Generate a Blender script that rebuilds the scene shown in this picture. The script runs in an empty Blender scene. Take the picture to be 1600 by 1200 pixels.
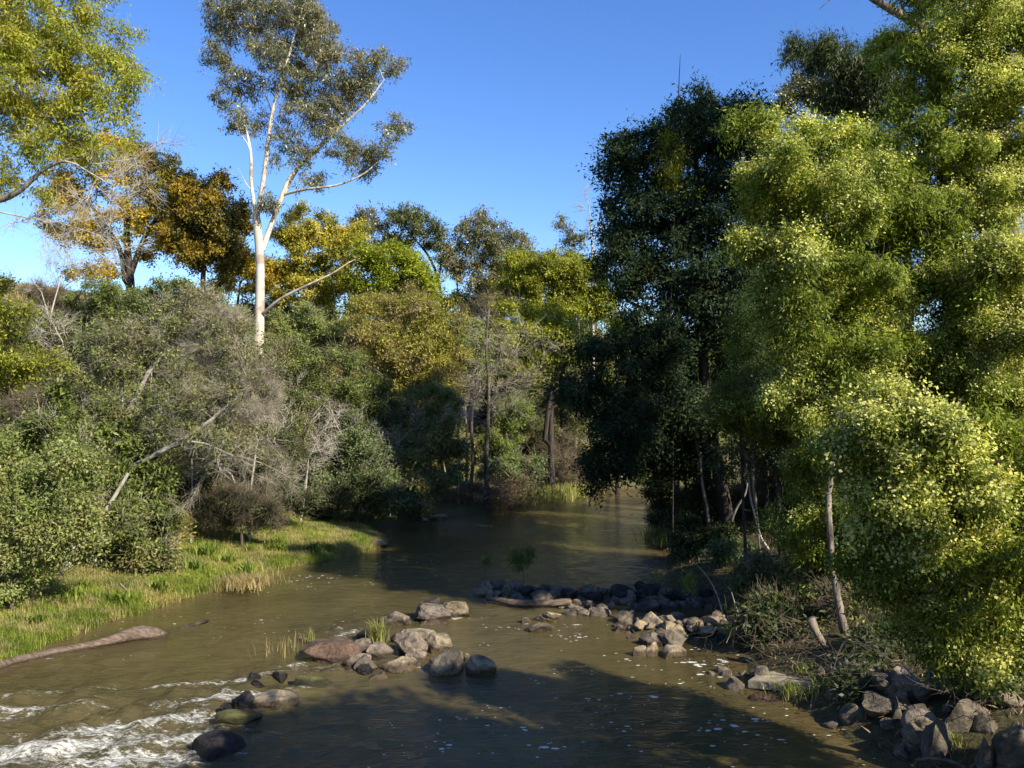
import bpy, math, numpy as np
from math import radians, sin, cos, pi

C = bpy.context.scene.collection
SC = bpy.context.scene
# ------------------------------------------------------------------ camera
F, HZ, CAMH = 1300.0, 630.0, 5.5           # focal length and horizon row of the 1600x1200 photograph, eye height over the water
PITCH = math.atan((HZ - 600) / F)
cam_d = bpy.data.cameras.new("camera"); cam = bpy.data.objects.new("camera", cam_d); C.objects.link(cam)
cam.location = (0, 0, CAMH); cam.rotation_euler = (pi / 2 + PITCH, 0, 0)
cam_d.sensor_width = 36; cam_d.lens = 36 * F / 1600; cam_d.clip_start = .1; cam_d.clip_end = 6000
SC.camera = cam
# ------------------------------------------------------------------ sun and sky
SUN_EL = radians(33); SUN_AZ = math.atan2(0.73, -0.683)      # the sun stands behind the camera to the right
w = bpy.data.worlds.new("World"); SC.world = w; w.use_nodes = True
nt = w.node_tree; bg = nt.nodes["Background"]
sky = nt.nodes.new("ShaderNodeTexSky"); sky.sky_type = 'NISHITA'; sky.sun_disc = False
sky.sun_elevation = SUN_EL; sky.sun_rotation = SUN_AZ; sky.air_density = 1.0; sky.dust_density = 0.2; sky.ozone_density = 3.5
hsv = nt.nodes.new("ShaderNodeHueSaturation"); hsv.inputs['Saturation'].default_value = 1.22; hsv.inputs['Hue'].default_value = .513
nt.links.new(sky.outputs[0], hsv.inputs['Color']); nt.links.new(hsv.outputs[0], bg.inputs[0])
bg.inputs[1].default_value = 0.125
sd = bpy.data.lights.new("sun", 'SUN'); so = bpy.data.objects.new("sun", sd); C.objects.link(so)
sd.energy = 5.0; sd.angle = radians(.53); sd.color = (1, .93, .80)
so.rotation_euler = (pi / 2 - SUN_EL, 0, pi - SUN_AZ)
SC.view_settings.view_transform = 'Standard'; SC.view_settings.look = 'None'
SC.view_settings.gamma = 1; SC.view_settings.exposure = 0.88
cy = SC.cycles; cy.max_bounces = 6; cy.diffuse_bounces = 3; cy.glossy_bounces = 3; cy.transmission_bounces = 4
cy.transparent_max_bounces = 4; cy.caustics_reflective = False; cy.caustics_refractive = False

# ------------------------------------------------------------------ helpers
def at(px, py, Y):
    """world point at depth Y on the line of sight through photograph pixel (px, py)"""
    u, v = px - 800, 600 - py
    y = F * cos(PITCH) - v * sin(PITCH); z = F * sin(PITCH) + v * cos(PITCH)
    return np.array([u / y * Y, Y, CAMH + z / y * Y])
def onz(px, py, z=0.0):
    u, v = px - 800, 600 - py
    y = F * cos(PITCH) - v * sin(PITCH); zz = F * sin(PITCH) + v * cos(PITCH)
    k = (z - CAMH) / zz
    return np.array([u * k, y * k, z])
def tag(o, label=None, cat=None, group=None, kind=None):
    if label: o['label'] = label
    if cat: o['category'] = cat
    if group: o['group'] = group
    if kind: o['kind'] = kind
    return o
def empty(name, loc):
    o = bpy.data.objects.new(name, None); C.objects.link(o); o.location = loc; o.empty_display_size = .3
    return o
def np_mesh(name, V, Q, smooth=False):
    """V (n,3), Q (m,k) with k = 3 or 4"""
    V = np.asarray(V, np.float32); Q = np.asarray(Q, np.int32); m, k = Q.shape
    me = bpy.data.meshes.new(name)
    me.vertices.add(len(V)); me.vertices.foreach_set('co', V.ravel())
    me.loops.add(m * k); me.loops.foreach_set('vertex_index', Q.ravel())
    me.polygons.add(m); me.polygons.foreach_set('loop_start', np.arange(m, dtype=np.int32) * k)
    if smooth: me.polygons.foreach_set('use_smooth', np.ones(m, bool))
    me.update(calc_edges=True)
    return me
def obj(name, me, mat, parent=None, loc=None):
    o = bpy.data.objects.new(name, me); C.objects.link(o)
    if mat and not me.materials: me.materials.append(mat)
    if parent: o.parent = parent
    if loc is not None: o.location = loc
    return o
def copy_tree(o, parent=None):
    c = o.copy(); C.objects.link(c); c.parent = parent
    for ch in list(o.children): copy_tree(ch, c)
    return c
def norm(a): return a / np.maximum(np.linalg.norm(a, axis=-1, keepdims=True), 1e-9)

# ------------------------------------------------------------------ materials
def newmat(name):
    m = bpy.data.materials.new(name); m.use_nodes = True
    n = m.node_tree; n.nodes.clear(); out = n.nodes.new('ShaderNodeOutputMaterial')
    return m, n, out
def ramp(n, fac, stops):
    r = n.nodes.new('ShaderNodeValToRGB'); cr = r.color_ramp
    while len(cr.elements) < len(stops): cr.elements.new(.5)
    for e, (p, c) in zip(cr.elements, stops): e.position = p; e.color = (*c, 1) if len(c) == 3 else c
    n.links.new(fac, r.inputs[0]); return r.outputs[0]
def noise(n, vec, scale, detail=3, rough=.55, dist=0):
    t = n.nodes.new('ShaderNodeTexNoise'); t.inputs['Scale'].default_value = scale; t.inputs['Detail'].default_value = detail
    t.inputs['Roughness'].default_value = rough; t.inputs['Distortion'].default_value = dist
    if vec is not None: n.links.new(vec, t.inputs['Vector'])
    return t.outputs['Fac']
def mix(n, fac, a, b, mode='MIX'):
    x = n.nodes.new('ShaderNodeMix'); x.data_type = 'RGBA'; x.blend_type = mode
    for i, v in ((0, fac), (6, a), (7, b)):
        if hasattr(v, 'is_output'): n.links.new(v, x.inputs[i])
        else: x.inputs[i].default_value = v if i == 0 else (*v, 1)
    return x.outputs[2]
def maths(n, op, a, b=None, c=None, clamp=False):
    x = n.nodes.new('ShaderNodeMath'); x.operation = op; x.use_clamp = clamp
    for i, v in enumerate((a, b, c)):
        if v is None: continue
        if hasattr(v, 'is_output'): n.links.new(v, x.inputs[i])
        else: x.inputs[i].default_value = v
    return x.outputs[0]
def bump(n, h, strength, dist):
    b = n.nodes.new('ShaderNodeBump'); b.inputs['Strength'].default_value = strength; b.inputs['Distance'].default_value = dist
    n.links.new(h, b.inputs['Height']); return b.outputs[0]
def prin(n, col, rough, spec=.5, nrm=None):
    p = n.nodes.new('ShaderNodeBsdfPrincipled')
    for k, v in (('Base Color', col), ('Roughness', rough), ('Specular IOR Level', spec), ('Normal', nrm)):
        if v is None: continue
        if hasattr(v, 'is_output'): n.links.new(v, p.inputs[k])
        else: p.inputs[k].default_value = (*v, 1) if k == 'Base Color' else v
    return p
def leaf_mat(name, cols, patch=None, psc=.35, trans=.35, rough=.5, spec=.25, thr=.5):
    """cols: leaf colours drawn per leaf; patch: a second set of colours that grows in clumps (flower, dry twig)"""
    m, n, out = newmat(name)
    g = n.nodes.new('ShaderNodeNewGeometry'); tc = n.nodes.new('ShaderNodeTexCoord')
    R = g.outputs['Random Per Island']
    st = [(i / max(1, len(cols) - 1), c) for i, c in enumerate(cols)]
    col = ramp(n, R, st)
    if patch:
        st2 = [(i / max(1, len(patch) - 1), c) for i, c in enumerate(patch)]
        c2 = ramp(n, R, st2)
        nf = noise(n, tc.outputs['Object'], psc, 3, .6)
        f = ramp(n, nf, [(thr - .06, (0, 0, 0)), (thr + .06, (1, 1, 1))])
        col = mix(n, f, col, c2)
    tint = ramp(n, noise(n, tc.outputs['Object'], .9, 2), [(.3, (.72, .76, .78)), (.7, (1.22, 1.2, 1.05))])
    col = mix(n, 1.0, col, tint, 'MULTIPLY')
    p = prin(n, col, rough, spec)
    t = n.nodes.new('ShaderNodeBsdfTranslucent'); tcol = mix(n, 1.0, col, (1.25, 1.25, .6), 'MULTIPLY'); n.links.new(tcol, t.inputs[0])
    ms = n.nodes.new('ShaderNodeMixShader'); ms.inputs[0].default_value = trans
    n.links.new(p.outputs[0], ms.inputs[1]); n.links.new(t.outputs[0], ms.inputs[2]); n.links.new(ms.outputs[0], out.inputs[0])
    return m
def bark_mat(name, c1, c2, scale=6, stretch=.25, c3=None, bs=.4):
    m, n, out = newmat(name)
    tc = n.nodes.new('ShaderNodeTexCoord'); mp = n.nodes.new('ShaderNodeMapping'); mp.inputs['Scale'].default_value = (1, 1, stretch)
    n.links.new(tc.outputs['Object'], mp.inputs[0])
    nf = noise(n, mp.outputs[0], scale, 5, .65)
    col = ramp(n, nf, [(.38, c1), (.6, c2)])
    if c3:
        col = mix(n, ramp(n, noise(n, tc.outputs['Object'], 1.3, 3), [(.5, (0, 0, 0)), (.6, (1, 1, 1))]), col, c3)
    p = prin(n, col, .85, .2, bump(n, nf, bs, .03)); n.links.new(p.outputs[0], out.inputs[0])
    return m
def rock_mat(name, cols, wet=True, moss=0):
    m, n, out = newmat(name)
    tc = n.nodes.new('ShaderNodeTexCoord'); g = n.nodes.new('ShaderNodeNewGeometry'); oi = n.nodes.new('ShaderNodeObjectInfo')
    ad = n.nodes.new('ShaderNodeVectorMath'); ad.operation = 'ADD'
    n.links.new(g.outputs['Position'], ad.inputs[0]); n.links.new(oi.outputs['Random'], ad.inputs[1])
    P = ad.outputs[0]
    n1 = noise(n, P, 3.0, 6, .6); n2 = noise(n, P, 14, 6, .7); n3 = noise(n, P, 1.1, 2)
    col = ramp(n, n1, [(.3, cols[0]), (.5, cols[1]), (.68, cols[2])])
    col = mix(n, ramp(n, n2, [(.34, (.7, .7, .7)), (.55, (0, 0, 0))]), col, cols[0])
    n4 = noise(n, P, 2.3, 8, .75, 1.5); col = mix(n, ramp(n, n4, [(.40, (.75, .75, .75)), (.50, (0, 0, 0))]), col, tuple(.4 * c for c in cols[0]))
    rt = ramp(n, oi.outputs['Random'], [(0, (.75, .73, .70)), (.5, (1, .96, .88)), (1, (1.15, 1.08, .94))])
    col = mix(n, 1., col, rt, 'MULTIPLY')
    if moss:
        col = mix(n, ramp(n, n3, [(.5 - moss * .2, (0, 0, 0)), (.58, (1, 1, 1))]), col, (.10, .10, .03))
    rough = .85
    if wet:
        sx = n.nodes.new('ShaderNodeSeparateXYZ'); n.links.new(g.outputs['Position'], sx.inputs[0])
        z = maths(n, 'ADD', sx.outputs[2], maths(n, 'MULTIPLY', n1, -.16))
        wf = ramp(n, maths(n, 'MULTIPLY', z, 4.0), [(.12, (1, 1, 1)), (.34, (0, 0, 0))])
        col = mix(n, wf, col, mix(n, 1., col, (.30, .27, .24), 'MULTIPLY'))
        rough = maths(n, 'MULTIPLY_ADD', wf, -.55, .85)
    hh = maths(n, 'ADD', maths(n, 'MULTIPLY', n1, .8), n2)
    p = prin(n, col, rough, .35, bump(n, hh, .8, .09)); n.links.new(p.outputs[0], out.inputs[0])
    return m

M = {}
M['bark_white'] = bark_mat('eucalypt_bark', (.44, .38, .29), (.62, .55, .44), 2.2, .12, (.34, .26, .19), .2)
M['bark_grey'] = bark_mat('grey_bark', (.10, .085, .07), (.25, .22, .18), 7, .2)
M['bark_lichen'] = bark_mat('lichen_bark', (.17, .15, .12), (.36, .33, .27), 6, .4, (.42, .42, .32))
M['bark_dark'] = bark_mat('dark_bark', (.018, .015, .012), (.07, .055, .045), 7, .2)
M['bark_mid'] = bark_mat('brown_bark', (.05, .04, .03), (.15, .12, .09), 7, .2)
M['bark_peel'] = bark_mat('peeling_bark', (.06, .046, .034), (.27, .22, .165), 6, .3)
M['twig_pale'] = bark_mat('pale_twig', (.30, .26, .21), (.50, .45, .37), 3, 1)
M['twig_grey'] = bark_mat('grey_twig', (.20, .175, .125), (.43, .38, .28), 3, 1)
M['twig_brown'] = bark_mat('brown_twig', (.10, .075, .048), (.21, .165, .11), 3, 1)
M['log'] = bark_mat('sodden_log', (.06, .035, .022), (.21, .135, .085), 9, 1, (.27, .18, .115), .9)
m_, n_, o_ = newmat('weathered_log'); t_ = n_.nodes.new('ShaderNodeTexCoord'); q_ = n_.nodes.new('ShaderNodeMapping'); q_.inputs['Rotation'].default_value = (0, 0, radians(-39)); q_.inputs['Scale'].default_value = (.5, 4, 4)
n_.links.new(t_.outputs['Object'], q_.inputs[0]); f_ = noise(n_, q_.outputs[0], 5, 6, .7, .4); g_ = n_.nodes.new('ShaderNodeNewGeometry'); x_ = n_.nodes.new('ShaderNodeSeparateXYZ'); n_.links.new(g_.outputs['Position'], x_.inputs[0])
c_ = ramp(n_, f_, [(.32, (.05, .033, .022)), (.5, (.13, .092, .062)), (.68, (.24, .18, .13))]); c_ = mix(n_, ramp(n_, x_.outputs[2], [(.03, (1, 1, 1)), (.075, (0, 0, 0))]), c_, mix(n_, 1., c_, (.32, .27, .22), 'MULTIPLY'))
p_ = prin(n_, c_, .75, .3, bump(n_, f_, .8, .05)); n_.links.new(p_.outputs[0], o_.inputs[0]); M['weathered'] = m_
M['wattle_olive'] = leaf_mat('olive_wattle_leaf', [(.15, .19, .03), (.32, .34, .035), (.46, .44, .06)], [(.38, .34, .03), (.50, .44, .05), (.30, .31, .035)], .6, .42, thr=.54)
M['wattle_gold'] = leaf_mat('golden_wattle_leaf', [(.12, .13, .025), (.28, .23, .03), (.42, .30, .03)], [(.50, .36, .04), (.68, .50, .07), (.46, .31, .05)], .55, .35, thr=.51)
M['wattle_dark'] = leaf_mat('bronze_wattle_leaf', [(.05, .06, .02), (.13, .12, .03), (.23, .18, .04)], [(.27, .19, .03), (.42, .27, .02), (.12, .10, .02)], .5, .3, thr=.53)
M['wattle_yellow'] = leaf_mat('yellow_wattle_leaf', [(.12, .14, .03), (.26, .26, .045), (.42, .38, .06)], [(.62, .52, .08), (.46, .40, .06), (.72, .60, .12)], .6, .35, thr=.52)
M['dome_green'] = leaf_mat('bright_olive_leaf', [(.13, .17, .018), (.26, .30, .025), (.42, .42, .045)], trans=.4)
M['dome_olive'] = leaf_mat('pale_olive_leaf', [(.14, .17, .025), (.31, .32, .04), (.46, .45, .06)], [(.16, .15, .035), (.30, .27, .06)], .4, .38, thr=.62)
M['ochre'] = leaf_mat('ochre_olive_leaf', [(.18, .18, .04), (.34, .31, .06), (.46, .41, .08)], [(.26, .20, .09), (.40, .31, .15)], .5, .35, thr=.55)
M['lime'] = leaf_mat('lime_leaf', [(.10, .14, .025), (.20, .26, .04), (.33, .38, .07)], trans=.35)
M['euc'] = leaf_mat('eucalypt_leaf', [(.055, .065, .03), (.14, .145, .065), (.28, .26, .12)], [(.16, .13, .055), (.28, .24, .10)], .5, .25, rough=.35, spec=.5, thr=.54)
M['greygreen'] = leaf_mat('grey_green_leaf', [(.07, .09, .04), (.13, .15, .06), (.20, .21, .08)], trans=.25)
M['shrub'] = leaf_mat('shrub_leaf', [(.06, .08, .022), (.15, .175, .045), (.29, .295, .095)], [(.14, .12, .05), (.26, .22, .10)], .7, .3, thr=.55)
M['shrub_green'] = leaf_mat('green_shrub_leaf', [(.06, .085, .022), (.14, .175, .04), (.26, .285, .08)], trans=.35)
M['shrub_pale'] = leaf_mat('pale_shrub_leaf', [(.11, .125, .035), (.24, .25, .07), (.40, .38, .15)], [(.15, .19, .05), (.26, .30, .09)], .8, .3, thr=.5)
M['shrub_blue'] = leaf_mat('blue_green_leaf', [(.06, .085, .035), (.14, .18, .07), (.24, .28, .11)], trans=.3)
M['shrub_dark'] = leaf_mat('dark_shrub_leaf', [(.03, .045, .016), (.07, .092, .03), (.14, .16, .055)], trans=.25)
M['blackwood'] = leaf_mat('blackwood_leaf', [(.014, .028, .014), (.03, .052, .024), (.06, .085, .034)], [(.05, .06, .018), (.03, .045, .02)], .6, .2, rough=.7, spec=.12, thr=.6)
M['wattle_near'] = leaf_mat('flowering_wattle_leaf', [(.075, .105, .016), (.17, .22, .026), (.32, .345, .058)], trans=.4, rough=.5, spec=.2)
M['blossom'] = leaf_mat('cream_blossom', [(.50, .50, .13), (.66, .64, .20), (.80, .76, .32)], trans=.35, rough=.8, spec=.1)
M['blossom_yellow'] = leaf_mat('yellow_blossom', [(.45, .32, .03), (.6, .45, .05)], trans=.3, rough=.8, spec=.1)
M['grass'] = leaf_mat('grass_blade', [(.14, .19, .03), (.27, .33, .05), (.41, .43, .10)], [(.40, .35, .13), (.52, .43, .21), (.28, .29, .08)], 1.1, .4, thr=.5)
M['grass_dry'] = leaf_mat('dry_grass_blade', [(.24, .19, .08), (.38, .29, .13), (.48, .38, .18)], trans=.3)
M['reed'] = leaf_mat('reed_blade', [(.14, .17, .035), (.32, .32, .08), (.50, .44, .17)], trans=.4)
M['strap'] = leaf_mat('strap_blade', [(.06, .10, .03), (.14, .19, .06), (.24, .28, .10)], trans=.3)
M['litter'] = leaf_mat('bark_litter', [(.08, .05, .03), (.17, .11, .06), (.30, .20, .12)], trans=.05)
M['rock'] = rock_mat('river_rock', [(0.106, 0.084, 0.066), (0.264, 0.216, 0.167), (0.378, 0.317, 0.251)])
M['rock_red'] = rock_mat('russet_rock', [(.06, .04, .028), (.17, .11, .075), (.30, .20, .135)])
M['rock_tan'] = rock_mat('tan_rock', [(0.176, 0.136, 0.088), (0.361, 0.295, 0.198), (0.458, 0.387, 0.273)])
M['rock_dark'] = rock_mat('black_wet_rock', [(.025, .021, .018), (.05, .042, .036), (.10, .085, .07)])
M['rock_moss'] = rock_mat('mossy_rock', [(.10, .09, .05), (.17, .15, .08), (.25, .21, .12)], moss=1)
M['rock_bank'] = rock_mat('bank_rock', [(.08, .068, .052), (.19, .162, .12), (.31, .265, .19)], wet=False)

# ------------------------------------------------------------------ terrain
LEFT = np.array([(-16, -90), (-13, 0), (-12, 10), (-10.9, 17.2), (-10.3, 20.7), (-9.2, 23.6), (-7.7, 25.9), (-7.9, 27.6), (-5.8, 30.2), (-4.9, 32.4), (-5.9, 35.5), (-4.9, 38.8),
                 (-3.1, 40.3), (-.9, 43.1), (2.2, 48.6), (5.2, 52.5), (12, 56), (30, 60), (60, 63), (300, 70)], float)
RIGHT = np.array([(9, -90), (7.2, 0), (6.4, 8), (5.7, 12.5), (5.35, 14.9), (4.7, 16.5), (5.0, 18), (5.3, 20), (5.7, 24), (5.0, 27), (5.7, 31), (6.1, 35.7), (7.0, 44.2), (12, 47.5), (30, 51), (60, 53), (300, 58)], float)
def chain_dist(P, ch):
    d = np.full(len(P), 1e9)
    for a, b in zip(ch[:-1], ch[1:]):
        ab = b - a; t = np.clip(((P - a) @ ab) / (ab @ ab), 0, 1)
        d = np.minimum(d, np.hypot(*(P - a - t[:, None] * ab).T))
    return d
POLY = np.vstack([LEFT, RIGHT[::-1]])
def inside(P):
    r = np.zeros(len(P), bool); x, y = P.T
    for (x1, y1), (x2, y2) in zip(POLY, np.roll(POLY, -1, 0)):
        c = ((y1 > y) != (y2 > y)) & (x < (x2 - x1) * (y - y1) / (y2 - y1 + 1e-12) + x1); r ^= c
    return r
def wob(x, y):
    return (np.sin(x * .9 + y * .35) * np.cos(y * .8 - x * .3) + .6 * np.sin(x * 2.1 - y * 1.7 + 1) + .4 * np.sin(x * 3.7 + y * 3.1))
def segd(P, a, b):
    a, b = np.array(a, float), np.array(b, float); ab = b - a
    t = np.clip(((P - a) @ ab) / (ab @ ab), 0, 1); return np.hypot(*(P - a - t[:, None] * ab).T)
def ground(x, y):
    P = np.stack([np.atleast_1d(x), np.atleast_1d(y)], 1).astype(float)
    dl, dr = chain_dist(P, LEFT), chain_dist(P, RIGHT); ins = inside(P)
    hl = np.interp(dl, [0, .5, 2.3, 4.5, 8, 23, 28, 60, 3000], [0, .2, .45, .8, 2.3, 11.6, 12.5, 13.3, 15])
    hr = np.interp(dr, [0, .6, 3, 8, 20, 60, 3000], [0, .3, 1.1, 1.8, 3.0, 6, 14])
    bank = np.where(dl < dr, hl, hr)
    amp = np.interp(np.minimum(dl, dr), [0, 2, 10, 40], [.03, .06, .25, .35])
    bank = bank + amp * wob(P[:, 0], P[:, 1]) * .5
    bed = -np.minimum(1.1, .55 * np.minimum(dl, dr))
    h = np.where(ins, bed, bank)
    k = np.clip(1 - segd(P, (6, 23.2), (-.6, 24.6)) / 1.5, 0, 1); h = np.where(ins, np.maximum(h, -1.1 + 1.2 * k ** .6), h)
    k = np.clip(1 - segd(P, (5.5, 20.2), (3.2, 20.0)) / 1.5, 0, 1); h = np.where(ins, np.maximum(h, -1.1 + 1.28 * k ** .6), h)
    k = np.clip(1 - segd(P, (-3.4, 17.8), (-1, 18.2)) / 1.2, 0, 1); h = np.where(ins, np.maximum(h, -1.1 + .95 * k ** .6), h)
    return h
def gz(x, y): return float(ground(x, y)[0])
def axis(lo, hi, s, far):
    c = list(np.arange(lo, hi + 1e-6, s)); a, d = c[-1], s
    while a < far: d *= 1.25; a += d; c.append(a)
    a, d = c[0], s; pre = []
    while a > -far: d *= 1.25; a -= d; pre.append(a)
    return np.array(pre[::-1] + c)
def grid_mesh(name, xs, ys, zf):
    X, Y = np.meshgrid(xs, ys); Z = zf(X.ravel(), Y.ravel())
    V = np.stack([X.ravel(), Y.ravel(), Z], 1); nx = len(xs)
    i = (np.arange(len(ys) - 1)[:, None] * nx + np.arange(nx - 1)).ravel()
    return np_mesh(name, V, np.stack([i, i + 1, i + 1 + nx, i + nx], 1), True), V
def fattr(me, name, vals):
    a = me.attributes.new(name, 'FLOAT', 'POINT'); a.data.foreach_set('value', np.asarray(vals, np.float32))
def attr(n, name):
    a = n.nodes.new('ShaderNodeAttribute'); a.attribute_name = name; return a.outputs['Fac']

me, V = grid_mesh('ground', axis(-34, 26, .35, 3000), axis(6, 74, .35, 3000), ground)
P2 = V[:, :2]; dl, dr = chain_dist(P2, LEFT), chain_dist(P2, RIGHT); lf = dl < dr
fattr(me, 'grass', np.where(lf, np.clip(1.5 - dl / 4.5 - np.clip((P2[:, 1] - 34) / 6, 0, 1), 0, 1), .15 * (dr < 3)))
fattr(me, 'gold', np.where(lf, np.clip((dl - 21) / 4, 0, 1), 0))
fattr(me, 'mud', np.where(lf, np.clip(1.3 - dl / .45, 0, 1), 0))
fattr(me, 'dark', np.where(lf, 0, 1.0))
m, n, out = newmat('ground')
tc = n.nodes.new('ShaderNodeTexCoord'); P = tc.outputs['Object']
n1 = noise(n, P, .8, 6, .65); n2 = noise(n, P, 6, 6, .7)
soil = ramp(n, n2, [(.3, (.07, .05, .03)), (.55, (.15, .11, .065)), (.75, (.22, .17, .10))])
soil = mix(n, ramp(n, n1, [(.45, (0, 0, 0)), (.6, (1, 1, 1))]), soil, (.07, .085, .03))
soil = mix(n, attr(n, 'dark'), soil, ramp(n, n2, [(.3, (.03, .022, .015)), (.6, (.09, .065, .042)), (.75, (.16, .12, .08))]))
gr = ramp(n, n2, [(.3, (.07, .11, .015)), (.6, (.16, .22, .03)), (.8, (.26, .26, .08))])
soil = mix(n, attr(n, 'grass'), soil, gr)
gold = ramp(n, n2, [(.3, (.22, .16, .07)), (.7, (.38, .29, .13))])
soil = mix(n, attr(n, 'gold'), soil, gold); soil = mix(n, attr(n, 'mud'), soil, (.10, .072, .042))
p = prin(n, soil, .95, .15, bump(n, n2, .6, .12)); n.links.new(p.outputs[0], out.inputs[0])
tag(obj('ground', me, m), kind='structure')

# ------------------------------------------------------------------ river
def wpt(px, py): return onz(px, py)[:2]
FOAM = [(120, 1170, 2.8, .9, 14, .34), (340, 1085, 1.3, .5, 25, .34), (520, 985, .7, .35, 50, .3), (480, 1052, 1.6, .35, 12, .36),  # (px, py) centre, length and width in metres, heading in degrees, strength
    (110, 1165, 2.6, .55, 12, 1.0), (230, 1130, 2.0, .4, 20, .95), (40, 1110, 1.3, .3, 14, .75), (190, 1185, 1.6, .4, 10, 1.0), (290, 1150, .9, .3, 30, .95),
    (340, 1092, 1.25, .3, 22, 1.05), (395, 1060, .8, .22, 35, .95), (262, 1074, .55, .13, 10, .9), (345, 1064, .45, .1, 5, .9), (300, 1070, .7, .12, 15, .7), (455, 1040, .7, .15, 25, .75),
    (500, 1042, .8, .12, 10, .65), (545, 990, .6, .2, 60, .8), (530, 975, .5, .16, 60, .6), (700, 968, .7, .09, 5, .95), (715, 968, .35, .08, 5, 1.1), (660, 1045, .3, .06, 5, .9),
    (450, 1080, .6, .12, 25, .6), (560, 1045, .6, .08, 10, .5), (60, 1085, 1.2, .18, 14, .55), (160, 1075, 1.2, .18, 14, .35), (270, 1195, .6, .3, 40, .9), (215, 985, .9, .05, 12, .6),
    (110, 1028, 2.0, .05, 14, .6), (975, 960, .4, .05, 5, .9), (900, 978, .3, .05, 5, .8)]
def foamf(x, y):
    f = np.zeros_like(x)
    for px, py, L, W, a, s in FOAM:
        c = wpt(px, py); a = radians(a); dx, dy = x - c[0], y - c[1]
        u = dx * cos(a) + dy * sin(a); v = -dx * sin(a) + dy * cos(a)
        f = np.maximum(f, s * np.exp(-(u / L) ** 2 - (v / W) ** 2))
    return f
def rough(x, y):
    f = np.zeros_like(x)
    for px, py, L, W, s in [(150, 1120, 3.4, 1.9, 1), (330, 1085, 1.8, 1.1, 1), (100, 1190, 3, 1.5, 1.1), (500, 1045, 1.4, .6, .7), (530, 980, 1, .9, .6), (-100, 1150, 4, 3, 1)]:
        c = wpt(px, py); f = np.maximum(f, s * np.exp(-((x - c[0]) / L) ** 2 - ((y - c[1]) / W) ** 2))
    return f
def water_z(x, y):
    r = rough(x, y); g = np.clip((16 - y) / 5, 0, 1) * np.clip((-x - 3.5) / 1.5, 0, 1)
    u = x * .93 + y * .37; v = -x * .37 + y * .93
    wv = np.sin(v * 7 + np.sin(u * 2.3) * 1.6 + .5 * np.sin(u * 6)) * .5 + np.sin(u * 4.1 - v * 3.1 + 1.3 * np.sin(v * 2.1)) * .5 + .5 * np.sin(u * 9.7 + v * 6.3) * np.sin(v * 11 - u * 3)
    rip = np.sin(x * 5.3 + 2.1 * np.sin(y * 1.9 + x * .7)) * np.sin(y * 8.1 + 1.7 * np.sin(x * 2.3)) + .6 * np.sin(y * 13 + x * 3 + 2 * np.sin(x * 1.3 + y))
    return r * .085 * wv + foamf(x, y) * .05 - .10 * g + .0045 * rip
xs = axis(-16, 9, .09, 120); ys = axis(9, 29, .09, 130)
me, V = grid_mesh('river', xs, ys, water_z)
fattr(me, 'foam', foamf(V[:, 0], V[:, 1])); fattr(me, 'rough', rough(V[:, 0], V[:, 1]))
fl = np.zeros(len(V))
for px, py, L, W, s in [(1080, 1040, 1.6, 1.3, 1), (960, 1080, 1.8, 1.3, .9), (1250, 1070, .9, 2, .8), (900, 1160, 3.5, 1.4, .7), (1200, 1150, 2, 1.3, .8), (700, 1180, 2, 1, .35), (480, 905, 2.5, 1.8, .5), (850, 990, 2, 1.2, .55), (300, 980, 3.5, 2.0, .35), (620, 890, 3, 2.5, .35)]:
    c = wpt(px, py); fl = np.maximum(fl, s * np.exp(-((V[:, 0] - c[0]) / L) ** 2 - ((V[:, 1] - c[1]) / W) ** 2))
fattr(me, 'fleck', fl)
P2 = V[:, :2]; fattr(me, 'shallow', np.clip(1 + ground(V[:, 0], V[:, 1]) / .45, 0, 1))
m, n, out = newmat('river_water')
tc = n.nodes.new('ShaderNodeTexCoord'); P = tc.outputs['Object']
mp = n.nodes.new('ShaderNodeMapping'); mp.inputs['Rotation'].default_value = (0, 0, radians(-18)); mp.inputs['Scale'].default_value = (.45, 1.35, 1); n.links.new(P, mp.inputs[0])
S = mp.outputs[0]
mp2 = n.nodes.new('ShaderNodeMapping'); mp2.inputs['Scale'].default_value = (.62, 1.2, 1); mp2.inputs['Rotation'].default_value = (0, 0, radians(-12)); n.links.new(P, mp2.inputs[0])
w1 = noise(n, mp2.outputs[0], 1.9, 5, .6, .8); w2 = noise(n, mp2.outputs[0], 8, 4, .62, .6); wbig = noise(n, P, .35, 3)
murk = ramp(n, wbig, [(.3, (.058, .046, .018)), (.6, (.086, .069, .026)), (.8, (.106, .083, .033))])
murk = mix(n, maths(n, 'MULTIPLY', attr(n, 'shallow'), .55), murk, (.14, .095, .043))
mp3 = n.nodes.new('ShaderNodeMapping'); mp3.inputs['Rotation'].default_value = (0, 0, radians(-22)); mp3.inputs['Scale'].default_value = (.8, 1.5, 1); n.links.new(P, mp3.inputs[0])
fo = noise(n, mp3.outputs[0], 2.6, 8, .78, 1.6); fo2 = noise(n, mp3.outputs[0], 13, 5, .75, .8)
fsum = maths(n, 'ADD', attr(n, 'foam'), maths(n, 'MULTIPLY_ADD', fo, 3.4, -2.07)); fsum = maths(n, 'ADD', fsum, maths(n, 'MULTIPLY_ADD', fo2, 2.0, -1.0))
gate = maths(n, 'MULTIPLY', attr(n, 'foam'), 4, clamp=True)
foam = maths(n, 'MULTIPLY', ramp(n, fsum, [(.22, (0, 0, 0)), (.95, (1, 1, 1))]), gate)
vo = n.nodes.new('ShaderNodeTexVoronoi'); vo.inputs['Scale'].default_value = 9; n.links.new(mp2.outputs[0], vo.inputs['Vector'])
vd = maths(n, 'ADD', vo.outputs['Distance'], maths(n, 'MULTIPLY_ADD', noise(n, P, 22, 2), .3, -.15))
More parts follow.
